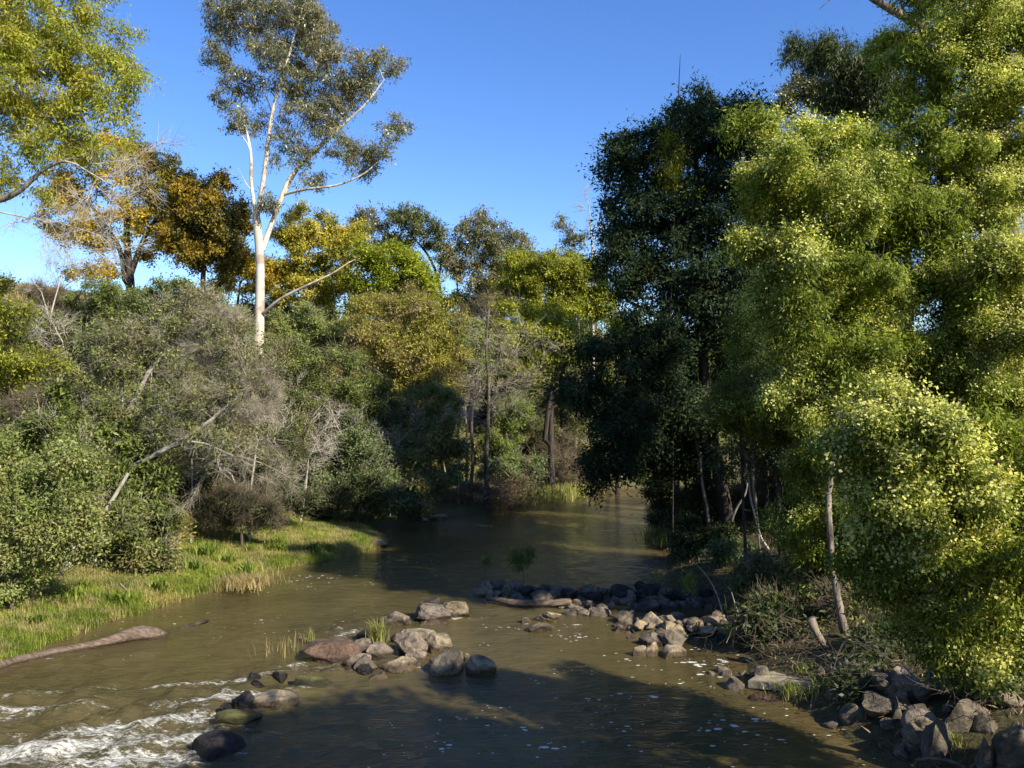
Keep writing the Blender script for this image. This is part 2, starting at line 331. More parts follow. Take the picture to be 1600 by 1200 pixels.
sepc = n.nodes.new('ShaderNodeSeparateColor'); n.links.new(vo.outputs['Color'], sepc.inputs[0])
thr = maths(n, 'MULTIPLY', attr(n, 'fleck'), maths(n, 'MULTIPLY', maths(n, 'POWER', sepc.outputs[0], 2.0), maths(n, 'MULTIPLY_ADD', noise(n, mp2.outputs[0], 1.3, 4, .6), 6.5, -3.1, clamp=True)))
fk = maths(n, 'LESS_THAN', vd, maths(n, 'MULTIPLY_ADD', thr, .75, .07))
fk = maths(n, 'MULTIPLY', fk, maths(n, 'GREATER_THAN', thr, .045))
foam = maths(n, 'MAXIMUM', foam, maths(n, 'MULTIPLY', fk, .8))
col = mix(n, foam, murk, (.80, .78, .68))
rgh = maths(n, 'MULTIPLY_ADD', foam, .5, .035)
h = maths(n, 'ADD', maths(n, 'MULTIPLY', w1, .9), maths(n, 'MULTIPLY', w2, .35))
hs = maths(n, 'MULTIPLY_ADD', attr(n, 'rough'), 1.8, .9)
h = maths(n, 'ADD', maths(n, 'MULTIPLY', h, hs), maths(n, 'MULTIPLY', foam, .35))
p = prin(n, col, rgh, .5, bump(n, h, .55, .15)); p.inputs['IOR'].default_value = 1.33
n.links.new(p.outputs[0], out.inputs[0])
tag(obj('river', me, m), kind='structure')

# ------------------------------------------------------------------ plant building
def perp(d, rng=None):
    ref = np.broadcast_to(np.array([1., .13, .07]), d.shape) if rng is None else rng.normal(size=d.shape)
    return norm(np.cross(d, ref))
def tubes(A, B, RA, RB, DA, DB, n):
    """one open tapered prism per row, with rings square to DA at A and DB at B"""
    ang = np.arange(n) * 2 * pi / n; k = len(A)
    def ring(Pt, R, D):
        s = perp(D); t = np.cross(D, s)
        return Pt[:, None] + R[:, None, None] * (np.cos(ang)[None, :, None] * s[:, None] + np.sin(ang)[None, :, None] * t[:, None])
    Vv = np.concatenate([ring(A, RA, DA), ring(B, RB, DB)], 1).reshape(-1, 3)
    b = (np.arange(k) * 2 * n)[:, None]; i = np.arange(n)[None]; j = (np.arange(n) + 1)[None] % n
    return Vv, np.stack([b + i, b + j, b + n + j, b + n + i], -1).reshape(-1, 4)
def join(parts):
    Vs, Qs, o = [], [], 0
    for v, q in parts:
        if len(v) == 0: continue
        Vs.append(v); Qs.append(q + o); o += len(v)
    return np.concatenate(Vs), np.concatenate(Qs)
def leaves(rng, Cn, n, spread, L, W, droop=.2, up=.5, sizevar=.5, aim=None):
    sp = np.array(spread)
    if aim is None:
        p = Cn[rng.integers(0, len(Cn), n)] + rng.normal(size=(n, 3)) * sp
        d = rng.normal(size=(n, 3))
    else:                                                   # leaves strung along short sprigs that leave the branch tips
        m_ = max(8, n // 14); i = rng.integers(0, len(Cn), m_); siz = rng.uniform(.5, 1.35, (m_, 1)) * rng.uniform(.7, 1.2, (len(Cn), 1))[i]
        o = Cn[i] + rng.normal(size=(m_, 3)) * sp * .45 * siz
        sd_ = norm(aim[i] * .7 + rng.normal(size=(m_, 3)) * np.array([1, 1, .6]) + np.array([0, 0, .25 - droop * .8]))
        ln = sp[:2].mean() * 1.5 * siz; out_ = norm(aim[i] + norm(o - Cn[i]) * .9)
        j = rng.integers(0, m_, n); t_ = rng.uniform(0, 1, (n, 1)); bend = np.zeros((n, 3)); bend[:, 2] = -(t_[:, 0] ** 2) * ln[j][:, 0] * (.12 + droop * .4)
        p = o[j] + sd_[j] * t_ * ln[j] + bend + rng.normal(size=(n, 3)) * (.05 + L * .35)
        d = rng.normal(size=(n, 3)) + sd_[j] * .8
    d[:, 2] -= droop * 1.5
    d = norm(d)
    nn = rng.normal(size=(n, 3)) * (1 if aim is None else .62)
    if aim is not None: nn += out_[j] * .95
    nn[:, 2] += up * 1.4
    s = norm(np.cross(d, nn)); nrm = np.cross(s, d)
    k = (1 + rng.uniform(-sizevar, sizevar, n))[:, None]
    l, ww = L * k, W * k * .5
    v = np.stack([p, p + d * l * .42 + s * ww, p + d * l - nrm * l * .14, p + d * l * .42 - s * ww], 1).reshape(-1, 3)
    return v, np.arange(4 * n).reshape(-1, 4)
def twigs(rng, Cn, Dn, n, L, r, spread=.15, wild=.6, nseg=2):
    i = rng.integers(0, len(Cn), n); p = Cn[i] + rng.normal(size=(n, 3)) * spread
    d = norm(Dn[i] + rng.normal(size=(n, 3)) * wild); l = L * rng.uniform(.5, 1.2, (n, 1)) / nseg
    out, R0 = [], np.full(n, r) * rng.uniform(.6, 1.3, n)
    for s in range(nseg):
        q = p + d * l; d2 = norm(d + rng.normal(size=(n, 3)) * .35)
        out.append(tubes(p, q, R0, R0 * .55, d, d2, 3)); p, d, R0 = q, d2, R0 * .55
    return join(out)
def colonize(rng, limbs, att, step, kill, infl=1e9, maxit=160):
    """grow a branching skeleton from the given limbs towards the attractors; returns nodes, parents, given radii"""
    N, PA, RR = [], [], []
    for L in limbs:
        pts = np.array([q[:3] for q in L], float); rs = np.array([q[3] for q in L], float)
        seg = np.linalg.norm(np.diff(pts, axis=0), axis=1); T = np.concatenate([[0], np.cumsum(seg)]); m_ = max(2, int(T[-1] / step) + 1)
        tt = np.linspace(0, T[-1], m_)
        q = np.stack([np.interp(tt, T, pts[:, k]) for k in range(3)], 1)
        if m_ > 4:
            for _ in range(2): q[1:-1] = (q[:-2] + 2 * q[1:-1] + q[2:]) / 4
        rr = np.interp(tt, T, rs)
        par = -1
        if N:
            a = np.array(N); par = int(np.argmin(np.linalg.norm(a - q[0], axis=1))); q = q[1:]; rr = rr[1:]
        for x, r_ in zip(q, rr):
            N.append(x); PA.append(par); RR.append(r_); par = len(N) - 1
    N = np.array(N); PA = list(PA); RR = list(RR)
    alive = att.copy()
    d = np.linalg.norm(alive[:, None] - N[None], axis=2); near = d.argmin(1); nd = d.min(1)
    for it in range(maxit):
        k = nd > kill; alive, near, nd = alive[k], near[k], nd[k]
        if len(alive) == 0: break
        u = np.unique(near); dirs = np.zeros((len(N), 3)); np.add.at(dirs, near, norm(alive - N[near]))
        D = norm(dirs[u] + rng.normal(size=(len(u), 3)) * .22 + np.array([0, 0, .05]))
        new = N[u] + D * step
        base = len(N); N = np.concatenate([N, new]); PA += list(u); RR += [0.] * len(u)
        dd = np.linalg.norm(alive[:, None] - new[None], axis=2); j = dd.argmin(1); m2 = dd.min(1)
        b = m2 < nd; near = np.where(b, base + j, near); nd = np.where(b, m2, nd)
        stuck = rng.random(len(alive)) < .02
        if stuck.any(): alive, near, nd = alive[~stuck], near[~stuck], nd[~stuck]
    return N, np.array(PA), np.array(RR)
def skeleton_mesh(N, PA, RR, rtip, power, sides=6):
    n = len(N); load = np.zeros(n); nch = np.zeros(n, int)
    for i in range(n - 1, 0, -1):
        if PA[i] >= 0: nch[PA[i]] += 1
    order = range(n - 1, -1, -1); load[nch == 0] = 1
    for i in order:
        if PA[i] >= 0: load[PA[i]] += load[i]
    R = rtip * np.maximum(load, 1) ** power; R = np.where(RR > 0, RR, R)
    for i in range(n):                                   # a branch is never thicker than what carries it
        if PA[i] >= 0: R[i] = min(R[i], R[PA[i]] * 1.0)
    D = np.zeros((n, 3)); main = np.full(n, -1)
    for i in range(n):
        if PA[i] >= 0:
            D[i] = N[i] - N[PA[i]]; pz = PA[i]
            if main[pz] < 0 or R[i] > R[main[pz]]: main[pz] = i
    D = norm(D)
    for i in range(n):
        if PA[i] < 0 and main[i] >= 0: D[i] = D[main[i]]
    Ds = D.copy()
    for i in range(n):
        if main[i] >= 0: Ds[i] = D[i] + D[main[i]]
    Ds = norm(Ds)
    ch = np.where(PA >= 0)[0]; pa = PA[ch]; ism = main[pa] == ch
    RA = np.where(ism, R[pa], R[ch]); DA = np.where(ism[:, None], Ds[pa], D[ch])
    big = R[ch] > .035; out = []
    for sel, sd in ((big, sides), (~big, 4)):
        if sel.any(): out.append(tubes(N[pa[sel]], N[ch[sel]], RA[sel], R[ch[sel]], DA[sel], Ds[ch[sel]], sd))
    tips = np.where((load <= 5) & (RR == 0))[0]
    if len(tips) == 0: tips = np.where(nch == 0)[0]
    return join(out), tips, D, R
def sample_blobs(rng, blobs, n, inner=.45):
    wts = np.array([b[3] * b[4] * b[5] for b in blobs]) ** .8; k = rng.choice(len(blobs), n, p=wts / wts.sum())
    B = np.array([b[:6] for b in blobs])[k]; u = norm(rng.normal(size=(n, 3))) * (rng.uniform(inner ** 3, 1, (n, 1)) ** (1 / 3))
    return B[:, :3] + u * B[:, 3:]
def blob(px, py, Y, wpx, hpx, deep=None):
    c = at(px, py, Y); rx, rz = wpx / F * Y, hpx / F * Y
    return (*c, rx, deep if deep else (rx + rz) / 2, rz)
def plant(name, label, cat, base, limbs, blobs, natt, leaf=None, bark='bark_grey', step=.45, kill=None, rtip=.012, power=.5, inner=.45, seed=1, group=None,
          flower=None, tw=None, trunk='trunk', crown='crown', gap=0, hole_=.2, warp=1.0):
    """leaf = (material, count, spread (x,y,z), length, width, droop, up)"""
    rng = np.random.default_rng(seed); base = np.array(base, float)
    att = sample_blobs(rng, blobs, int(natt * 1.25), inner)
    rad = np.mean([b[3] for b in blobs]); fq = 1.9 / rad; ph = rng.uniform(0, 6.28, 6); q0 = att * fq
    wv = np.stack([np.sin(q0[:, 1] + ph[0]) + np.sin(q0[:, 2] * 1.7 + ph[1]), np.sin(q0[:, 0] + ph[2]) + np.sin(q0[:, 2] * 1.3 + ph[3]), np.sin(q0[:, 0] * 1.4 + ph[4]) + np.sin(q0[:, 1] * 1.9 + ph[5])], 1)
    att = att + wv * rad * .13 * warp + rng.normal(size=att.shape) * rad * .07 * warp
    hole = np.sin(q0[:, 0] * 2.3 + ph[1]) * np.sin(q0[:, 1] * 2.1 + ph[2]) + np.sin(q0[:, 2] * 2.6 + ph[3]); att = att[hole > np.quantile(hole, hole_)]
    N, PA, RR = colonize(rng, limbs, att, step, kill or step * 1.3)
    (v, q), tips, D, R = skeleton_mesh(N, PA, RR, rtip, power)
    root = empty(name, base); tag(root, label, cat, group)
    obj(trunk, np_mesh(trunk, v - base, q, True), M[bark], root)
    T = N[tips]; Dt = D[tips]
    if gap: keep = rng.random(len(T)) > gap; T, Dt = T[keep], Dt[keep]
    if leaf:
        mt, cnt, sp, L, W, dr_, up = leaf
        v, q = leaves(rng, T, cnt, sp, L, W, dr_, up, aim=Dt); obj(crown, np_mesh(crown, v - base, q), M[mt], root)
    if flower:
        mt, cnt, sp, L, W, frac = flower
        ph = rng.uniform(0, 6, 3); pn = np.sin(T[:, 0] * 1.1 + ph[0]) + np.sin(T[:, 1] * 1.3 + ph[1] + T[:, 2]) + np.sin(T[:, 2] * 1.2 + ph[2] - T[:, 0] * .7)
        sel = pn > np.quantile(pn, 1 - frac); hi, hd = T[sel], Dt[sel]
        v, q = leaves(rng, hi, cnt, np.array(sp) * 1.25, L, W, 0, .6, aim=norm(hd + np.array([0, 0, .5]))); obj('blossom', np_mesh('blossom', v - base, q), M[mt], root)
    if tw:
        mt, cnt, L, r, wild = tw
        v, q = twigs(rng, T, Dt, cnt, L, r, .12, wild); obj('twigs', np_mesh('twigs', v - base, q), M[mt], root)
    return root
def gp(x, y, dz=-.15): return np.array([x, y, gz(x, y) + dz])
def px_base(px, Y): x = (px - 800) / F * Y; return gp(x, Y)
def limb(*pts): return [(*at(px, py, Y), r) for px, py, Y, r in pts]
def stem(px, Y, top, r, lean=0, n=3):
    """a trunk from the ground at column px, depth Y, to image row `top`"""
    b = px_base(px, Y); t = at(px + lean, top, Y); return [(*b, r * 1.25)] + [(*(b + (t - b) * k / n + np.array([.12 * sin(k * 2.3 + px), .1 * cos(k * 1.7 + px), 0])), r * (1 - .45 * k / n)) for k in range(1, n + 1)]
exec_list = []

# ------------------------------------------------------------------ trees of the left bank
# tall white eucalypt
Y = 45
e_b = np.array([*at(404, 560, Y)])
tr = [(*px_base(404, Y), .38)] + limb((404, 530, Y, 0.328), (406, 480, Y, 0.279), (407, 420, Y, 0.246), (404, 370, Y, .27), (400, 335, Y, .22))
plant('eucalypt_tree', 'tall white trunked eucalypt with an open crown rising above all the left bank trees', 'tree', tr[0][:3], [
    tr,
    limb((400, 335, Y, 0.123), (392, 290, Y, 0.098), (393, 240, Y, 0.082), (382, 190, Y + .3, 0.070), (374, 140, Y + .3, 0.057), (362, 90, Y + .5, 0.041), (342, 50, Y + .6, 0.033)),
    limb((403, 335, Y, 0.156), (412, 280, Y - .3, 0.131), (419, 220, Y - .3, 0.115), (425, 175, Y - .3, 0.098), (440, 120, Y - .5, 0.082), (455, 75, Y - .5, 0.061), (470, 20, Y - .5, 0.041), (485, -25, Y, 0.029)),
    limb((407, 400, Y, 0.164), (424, 350, Y + .3, 0.139), (441, 305, Y + .5, 0.123), (452, 275, Y + .5, 0.107), (490, 240, Y + .6, 0.090), (530, 200, Y + .8, 0.074), (570, 165, Y + .8, 0.057), (600, 125, Y + .8, 0.033)),
    limb((424, 345, Y, 0.090), (460, 270, Y + 1, 0.082), (500, 225, Y + 1.2, 0.066), (540, 190, Y + 1.4, 0.049)),
    limb((446, 303, Y + .5, 0.082), (480, 295, Y - .5, 0.070), (530, 290, Y - .8, 0.057), (575, 270, Y - 1, 0.045), (605, 235, Y - 1, 0.029)),
    limb((407, 495, Y, 0.107), (432, 470, Y - .8, 0.082), (470, 450, Y - 1.2, 0.066), (520, 428, Y - 1.6, 0.049), (545, 410, Y - 1.6, 0.033)),
    limb((425, 175, Y, 0.041), (408, 130, Y, 0.037), (400, 90, Y, 0.029)),
    limb((394, 235, Y, 0.033), (380, 215, Y, 0.025), (371, 205, Y, 0.010)),
    limb((393, 300, Y, 0.029), (383, 285, Y - .2, 0.025), (372, 262, Y - .4, 0.007)),
    ], [blob(350, 20, Y, 32, 38, 1.6), blob(345, 90, Y, 24, 28, 1.2), blob(395, 15, Y, 36, 45, 2), blob(450, 15, Y, 30, 34, 2), blob(500, 60, Y, 36, 48, 2), blob(425, 85, Y, 34, 32, 2), blob(385, 120, Y, 26, 22, 1.5),
        blob(375, 180, Y, 28, 17, 1.2), blob(470, 125, Y, 42, 34, 2), blob(590, 100, Y + .8, 36, 30, 1.8), blob(540, 120, Y + .6, 36, 36, 2), blob(480, 175, Y, 32, 24, 1.6), blob(520, 175, Y + 1, 40, 26, 1.6),
        blob(455, 215, Y, 28, 20, 1.2), blob(618, 203, Y - 1, 22, 17, 1), blob(560, 240, Y, 46, 18, 1.3), blob(490, 270, Y, 24, 14, .8), blob(425, 240, Y, 16, 20, .8), blob(410, 190, Y, 18, 14, 1), blob(590, 230, Y - 1, 30, 16, .9),
        blob(430, 320, Y, 14, 18, .8), blob(470, 40, Y + 1, 40, 40, 2), blob(548, 400, Y - 1.6, 14, 12, .5), blob(340, 140, Y, 14, 18, .8)],
    1250, ('euc', 68000, (.30, .30, .2), .17, .05, .75, .1), 'bark_white', step=.42, kill=.5, rtip=.009, power=.46, inner=.2, seed=3, tw=('twig_grey', 3400, .7, .008, .6))

LF = (.45, .45, .3)
def wattle(label, px, Y, top, r, blobs, mat, cnt, seed, L=.16, W=.075, natt=260, bark='bark_grey', lean=0, name='wattle_tree', cat='tree', tw=None, gap=0, sp=None, extra=(), flower=None, group=None, inner=.5, step=.5, up=.9, rtip=.012, droop=.1):
    st = stem(px, Y, top, r, lean); k = Y / 45
    return plant(name, label, cat, st[0][:3], [st] + list(extra), blobs, natt, (mat, int(cnt * 1.25), sp or (.44, .44, .28), L, W, droop, up), bark, step=step, seed=seed, tw=tw, gap=gap, flower=flower, group=group, inner=inner, rtip=rtip)
# far left silver wattle standing outside the frame, its crown hanging in
Y = 25
plant('wattle_tree', 'large olive and yellow wattle filling the upper left corner, with pale bare lower branches', 'tree', px_base(-190, Y), [
    [(*px_base(-190, Y), .34)] + limb((-180, 500, Y, .3), (-150, 330, Y, .24), (-120, 150, Y, .2), (-60, 40, Y, .14)),
    limb((-150, 330, Y, .15), (-60, 318, Y, .13), (0, 314, Y, .11), (38, 296, Y - .2, .085), (60, 268, Y - .3, .065), (95, 250, Y - .4, .05), (130, 245, Y - .5, .03)),
    limb((-120, 180, Y, .12), (-20, 170, Y, .1), (40, 180, Y, .08), (110, 185, Y, .05)),
    limb((-100, 60, Y, .10), (20, 60, Y, .08), (100, 40, Y, .06)),
    ], [blob(30, 40, Y, 100, 80, 2.2), blob(140, 60, Y, 62, 75, 1.8), blob(165, 120, Y, 46, 60, 1.5), blob(60, 130, Y, 80, 52, 2), blob(150, 175, Y, 56, 40, 1.3), blob(80, 215, Y, 80, 26, 1.1), blob(-60, 60, Y, 80, 90, 2), blob(160, 225, Y, 40, 18, .9),
        blob(10, 170, Y, 46, 40, 1.4), blob(60, 290, Y, 34, 18, .6), blob(15, 270, Y, 40, 26, .6), blob(100, -40, Y, 90, 50, 2), blob(50, 150, Y, 60, 60, 2)],
    700, ('wattle_olive', 84000, (.27, .27, .2), .12, .036, .6, .4), 'bark_grey', step=.3, kill=.36, rtip=.007, inner=.35, seed=8, tw=('twig_grey', 2500, .6, .006, .6))
def fan(label, start, ends, r, mat, seed, n, L, rr, name='dead_branch', cat='branch', wild=.5, natt=120, spread=.5, step=.3, group=None):
    """a bare spray of thin dead branches: start (px,py,Y); ends a list of blobs"""
    rng = np.random.default_rng(seed)
    s = at(*start); b0 = np.array(ends[0][:3]); mid = s + (b0 - s) * .3
    att = sample_blobs(rng, ends, natt, .1)
    N, PA, RR = colonize(rng, [[(*s, r), (*mid, r * .7)]], att, step, step * 1.2)
    (v, q), tips, D, R = skeleton_mesh(N, PA, RR, rr, .42)
    root = empty(name, s); tag(root, label, cat, group); obj('limb', np_mesh('limb', v - s, q, True), M[mat], root)
    v, q = twigs(rng, N[tips], D[tips], n, L, rr * .7, .05, wild, 2); obj('twigs', np_mesh('twigs', v - s, q), M[mat], root)
    return root
fan('long pale leafless branch sweeping down from the upper left wattle across the sky', (-60, 320, 25), [blob(100, 350, 24.6, 90, 30, .5), blob(185, 395, 24.4, 50, 30, .4), blob(60, 330, 24.8, 60, 20, .4)], .06, 'twig_pale', 11, 380, .8, .010)
fan('tangle of fine grey twigs spraying right from the upper left wattle', (95, 250, 24.6), [blob(170, 270, 24.4, 60, 24, .4), blob(200, 300, 24.2, 50, 30, .4), blob(150, 310, 24.2, 50, 30, .4), blob(255, 225, 24.6, 20, 18, .3)], .05, 'twig_pale', 12, 420, .8, .009, wild=.4)

wattle('golden wattle on the left ridge with a dark forked base, orange flowers on its right', 200, 50, 330, .30, [blob(180, 250, 50, 70, 38), blob(250, 285, 50, 56, 42), blob(120, 290, 50, 50, 36), blob(150, 350, 50, 60, 26, 1.5), blob(230, 340, 50, 60, 30), blob(120, 380, 50, 50, 18, 1), blob(215, 380, 50, 40, 22, 1), blob(125, 425, 50, 26, 14, .6), blob(280, 330, 50, 34, 30), blob(220, 255, 50, 60, 30), blob(285, 375, 50, 40, 24), blob(90, 330, 50, 40, 24)],
       'wattle_gold', 52000, 21, natt=420, bark='bark_dark', extra=[limb((197, 450, 50, .2), (190, 390, 50, .15), (150, 330, 50, .1)), limb((200, 440, 50, .2), (225, 370, 50, .14), (265, 310, 50, .08))], gap=.1, inner=.3)
wattle('bronze wattle with dark foliage immediately left of the white eucalypt trunk', 320, 48, 380, .22, [blob(320, 330, 48, 60, 42), blob(365, 330, 48, 28, 40), blob(300, 380, 48, 46, 40), blob(355, 390, 48, 36, 40), blob(300, 295, 48, 40, 20), blob(330, 430, 48, 40, 22, 1)],
       'wattle_dark', 44000, 22, natt=300, bark='bark_dark', gap=.05, inner=.3)
wattle('orange flowering wattle low behind the white eucalypt trunk', 372, 54, 440, .12, [blob(385, 420, 54, 36, 22), blob(420, 430, 54, 30, 26), blob(360, 440, 54, 24, 14)], 'wattle_gold', 16000, 23, natt=120, bark='bark_dark', inner=.2)
wattle('small olive wattle on the skyline between the two thin gums', 775, 58, 500, .12, [blob(770, 460, 58, 34, 26), blob(700, 480, 58, 28, 22), blob(745, 495, 58, 34, 20)], 'dome_olive', 20000, 45, natt=200, bark='bark_grey', inner=.2)
wattle('bright yellow flowering wattle right of the white eucalypt trunk', 480, 54, 400, .2, [blob(470, 350, 54, 42, 30), blob(510, 380, 54, 48, 32), blob(440, 370, 54, 22, 22), blob(455, 420, 54, 40, 26), blob(510, 430, 54, 40, 28), blob(545, 360, 54, 22, 22), blob(480, 465, 54, 44, 18)],
       'wattle_yellow', 46000, 24, natt=330, bark='bark_grey', gap=.1, inner=.3)
wattle('thin grey crowned gum showing between the yellow wattle and the green dome tree', 560, 60, 370, .13, [blob(565, 345, 60, 28, 16, 1), blob(545, 380, 60, 30, 20, 1), blob(585, 375, 60, 20, 12, 1)], 'euc', 5000, 25, natt=110, name='gum_tree', inner=.1, tw=('twig_grey', 700, .9, .01, .5))
wattle('rounded bright olive green tree on the ridge left of the skyline gap', 610, 51, 440, .25, [blob(610, 420, 51, 66, 40), blob(645, 440, 51, 40, 44), blob(590, 460, 51, 50, 40), blob(660, 490, 51, 34, 26), blob(570, 430, 51, 36, 28), blob(655, 470, 51, 26, 22)], 'dome_green', 50000, 26, natt=260, name='round_tree', inner=.55)
st = limb((690, 470, 60, .17), (684, 430, 60, .14), (672, 395, 60, .1))
wattle('thin grey green tree with a flat open crown on the skyline', 692, 60, 475, .2, [blob(640, 345, 60, 40, 24, 2), blob(665, 365, 60, 32, 22, 2), blob(625, 385, 60, 24, 14, 1), blob(690, 385, 60, 16, 20, 1)], 'greygreen', 13000, 27, natt=260, bark='bark_dark', name='skyline_tree', inner=.15,
       extra=[limb((691, 470, 60, .15), (684, 430, 60, .12), (668, 395, 60, .09), (640, 365, 60, .05)), limb((686, 440, 60, .09), (690, 400, 60, .06), (685, 370, 60, .03))])
wattle('slim pale stemmed gum with drooping crown right of the flat crowned skyline tree', 735, 57, 430, .13, [blob(740, 360, 57, 42, 28, 2), blob(770, 385, 57, 36, 36, 2), blob(720, 400, 57, 34, 34, 2), blob(760, 440, 57, 34, 24, 1.4), blob(725, 450, 57, 20, 18, 1), blob(790, 370, 57, 18, 12, 1)], 'euc', 22000, 28, natt=330, bark='bark_lichen', name='gum_tree', inner=.2, droop=.6,
       extra=[limb((722, 520, 57, .1), (716, 470, 57, .08), (712, 400, 57, .05)), limb((716, 530, 56, .08), (745, 480, 56, .06), (800, 430, 56, .04), (850, 400, 56, .02))], tw=('twig_grey', 1500, .8, .009, .5))
wattle('broad pale olive wattle on the skyline left of the dark blackwood', 880, 53, 520, .3, [blob(870, 425, 53, 78, 34), blob(915, 450, 53, 50, 40), blob(800, 455, 53, 36, 30), blob(860, 480, 53, 60, 30), blob(825, 435, 53, 42, 28), blob(900, 490, 53, 44, 26), blob(940, 480, 53, 24, 34)], 'dome_olive', 90000, 29, natt=560, inner=.4, L=.13, W=.07, bark='bark_dark', name='wattle_tree')
wattle('smaller pale olive wattle below the broad skyline wattle, forked dark trunk', 862, 49, 600, .22, [blob(825, 500, 49, 52, 20), blob(855, 520, 49, 46, 28), blob(800, 520, 49, 34, 26), blob(900, 540, 49, 40, 26), blob(830, 560, 49, 40, 22), blob(780, 560, 49, 30, 26)], 'dome_olive', 34000, 30, natt=240, inner=.25, bark='bark_dark',
       extra=[limb((850, 700, 49, .26), (858, 630, 49, .22), (870, 575, 49, .18), (885, 545, 49, .1)), limb((870, 578, 49, .14), (895, 562, 49, .12), (925, 550, 49, .06))])
wattle('lime green foliage cluster hanging beside the dark blackwood', 965, 50, 560, .14, [blob(975, 520, 50, 26, 18), blob(935, 540, 50, 24, 14), blob(990, 545, 50, 14, 14), blob(940, 610, 50, 20, 14)], 'dome_green', 9000, 31, natt=90, bark='bark_dark', inner=.1)
wattle('distant sparse gum with two small tufts on the skyline', 905, 66, 400, .1, [blob(880, 347, 66, 15, 9, .7), blob(900, 378, 66, 20, 14, .9), blob(890, 392, 66, 10, 8, .7)], 'euc', 2600, 32, natt=60, name='gum_tree', inner=.1, bark='bark_grey')
plant('dead_tree', 'bare grey dead stem standing against the sky by the blackwood', 'dead tree', px_base(928, 58), [[(*px_base(928, 58), .14)] + limb((926, 460, 58, .1), (925, 380, 58, .07), (920, 320, 58, .035))], [blob(915, 330, 58, 12, 40, .5), blob(932, 380, 58, 10, 30, .5)], 40, None, 'twig_grey', seed=33, tw=('twig_grey', 160, .9, .012, .5))
wattle('rounded ochre olive tree with brownish twiggy lower crown at centre left', 640, 44, 560, .2, [blob(605, 485, 44, 50, 34), blob(640, 500, 44, 48, 36), blob(575, 520, 44, 34, 36), blob(640, 560, 44, 66, 44), blob(560, 560, 44, 44, 40), blob(690, 540, 44, 40, 40), blob(600, 590, 44, 50, 40), blob(680, 590, 44, 34, 40)], 'ochre', 60000, 34, natt=420, name='round_tree', bark='bark_grey', L=.14, W=.05, tw=('twig_brown', 6000, .8, .007, .5), inner=.5)
wattle('bright lime green shrub at centre, right of the ochre tree', 728, 47, 560, .08, [blob(728, 540, 47, 28, 34), blob(735, 570, 47, 24, 26), blob(715, 515, 47, 14, 14)], 'lime', 17000, 35, natt=110, name='lime_shrub', cat='shrub', inner=.4)
# bare trees at the centre bend
def bare(label, px, Y, top, r, blobs, natt, seed, mat='twig_grey', n=900, L=.9, rr=.011, lean=0, name='bare_tree', extra=()):
    st = stem(px, Y, top, r, lean, 5)
    return plant(name, label, 'bare tree', st[0][:3], [st] + list(extra), blobs, natt, None, 'bark_mid' if mat == 'twig_grey' else mat, seed=seed, tw=(mat, n, L, rr, .6), rtip=.012, inner=.1)
bare('tall leafless tree with thin dark trunk standing at the water bend', 762, 44, 480, .13, [blob(765, 520, 44, 60, 34, 2), blob(740, 570, 44, 50, 40, 2), blob(800, 560, 44, 60, 34, 2), blob(770, 610, 44, 60, 30, 2), blob(810, 600, 44, 50, 20, 1)], 320, 36, n=1300, L=1.0, rr=.009)
bare('short bare grey trunk with few limbs left of the tall leafless tree', 738, 44.5, 620, .12, [blob(720, 640, 44, 24, 30, 1), blob(745, 600, 44, 20, 20, 1)], 40, 37, n=300)
bare('pale forked dead sapling against dark shrubs at centre', 718, 43, 640, .05, [blob(722, 650, 43, 16, 22, .6)], 20, 38, n=80, mat='twig_pale')
bare('leafless brown tree behind the centre bend, thick with twigs', 790, 52, 520, .14, [blob(780, 500, 52, 50, 40, 2), blob(770, 570, 52, 70, 40, 2)], 240, 39, mat='twig_brown', n=2600, L=1.1, rr=.010)
bare('leafless grey brown tree behind the forked trunk at right of centre', 900, 53, 560, .14, [blob(900, 590, 53, 60, 40, 2), blob(880, 640, 53, 60, 40, 2)], 240, 40, mat='twig_brown', n=2200, L=1.0, rr=.010)

# ------------------------------------------------------------------ shrubs of the left bank
def shrub(label, px, Y, blobs, mat, cnt, seed, L=.11, W=.045, natt=160, bark='bark_mid', tw=None, name='shrub', cat='shrub', sp=(.25, .25, .17), inner=.45, group=None, gap=0, up=.6, flower=None, droop=.15, step=.4, r=.05, topy=None):
    b = px_base(px, Y); c = np.mean([q[:3] for q in blobs], 0)
    st = [(*b, r * 1.3), (*(b + (c - b) * .5), r)]
    return plant(name, label, cat, b, [st], blobs, natt, (mat, cnt, sp, L, W, droop, up) if cnt else None, bark, step=step, seed=seed, tw=tw, inner=inner, trunk='stems', crown='foliage', rtip=.008, gap=gap, flower=flower, group=group, hole_=.32, warp=1.5)
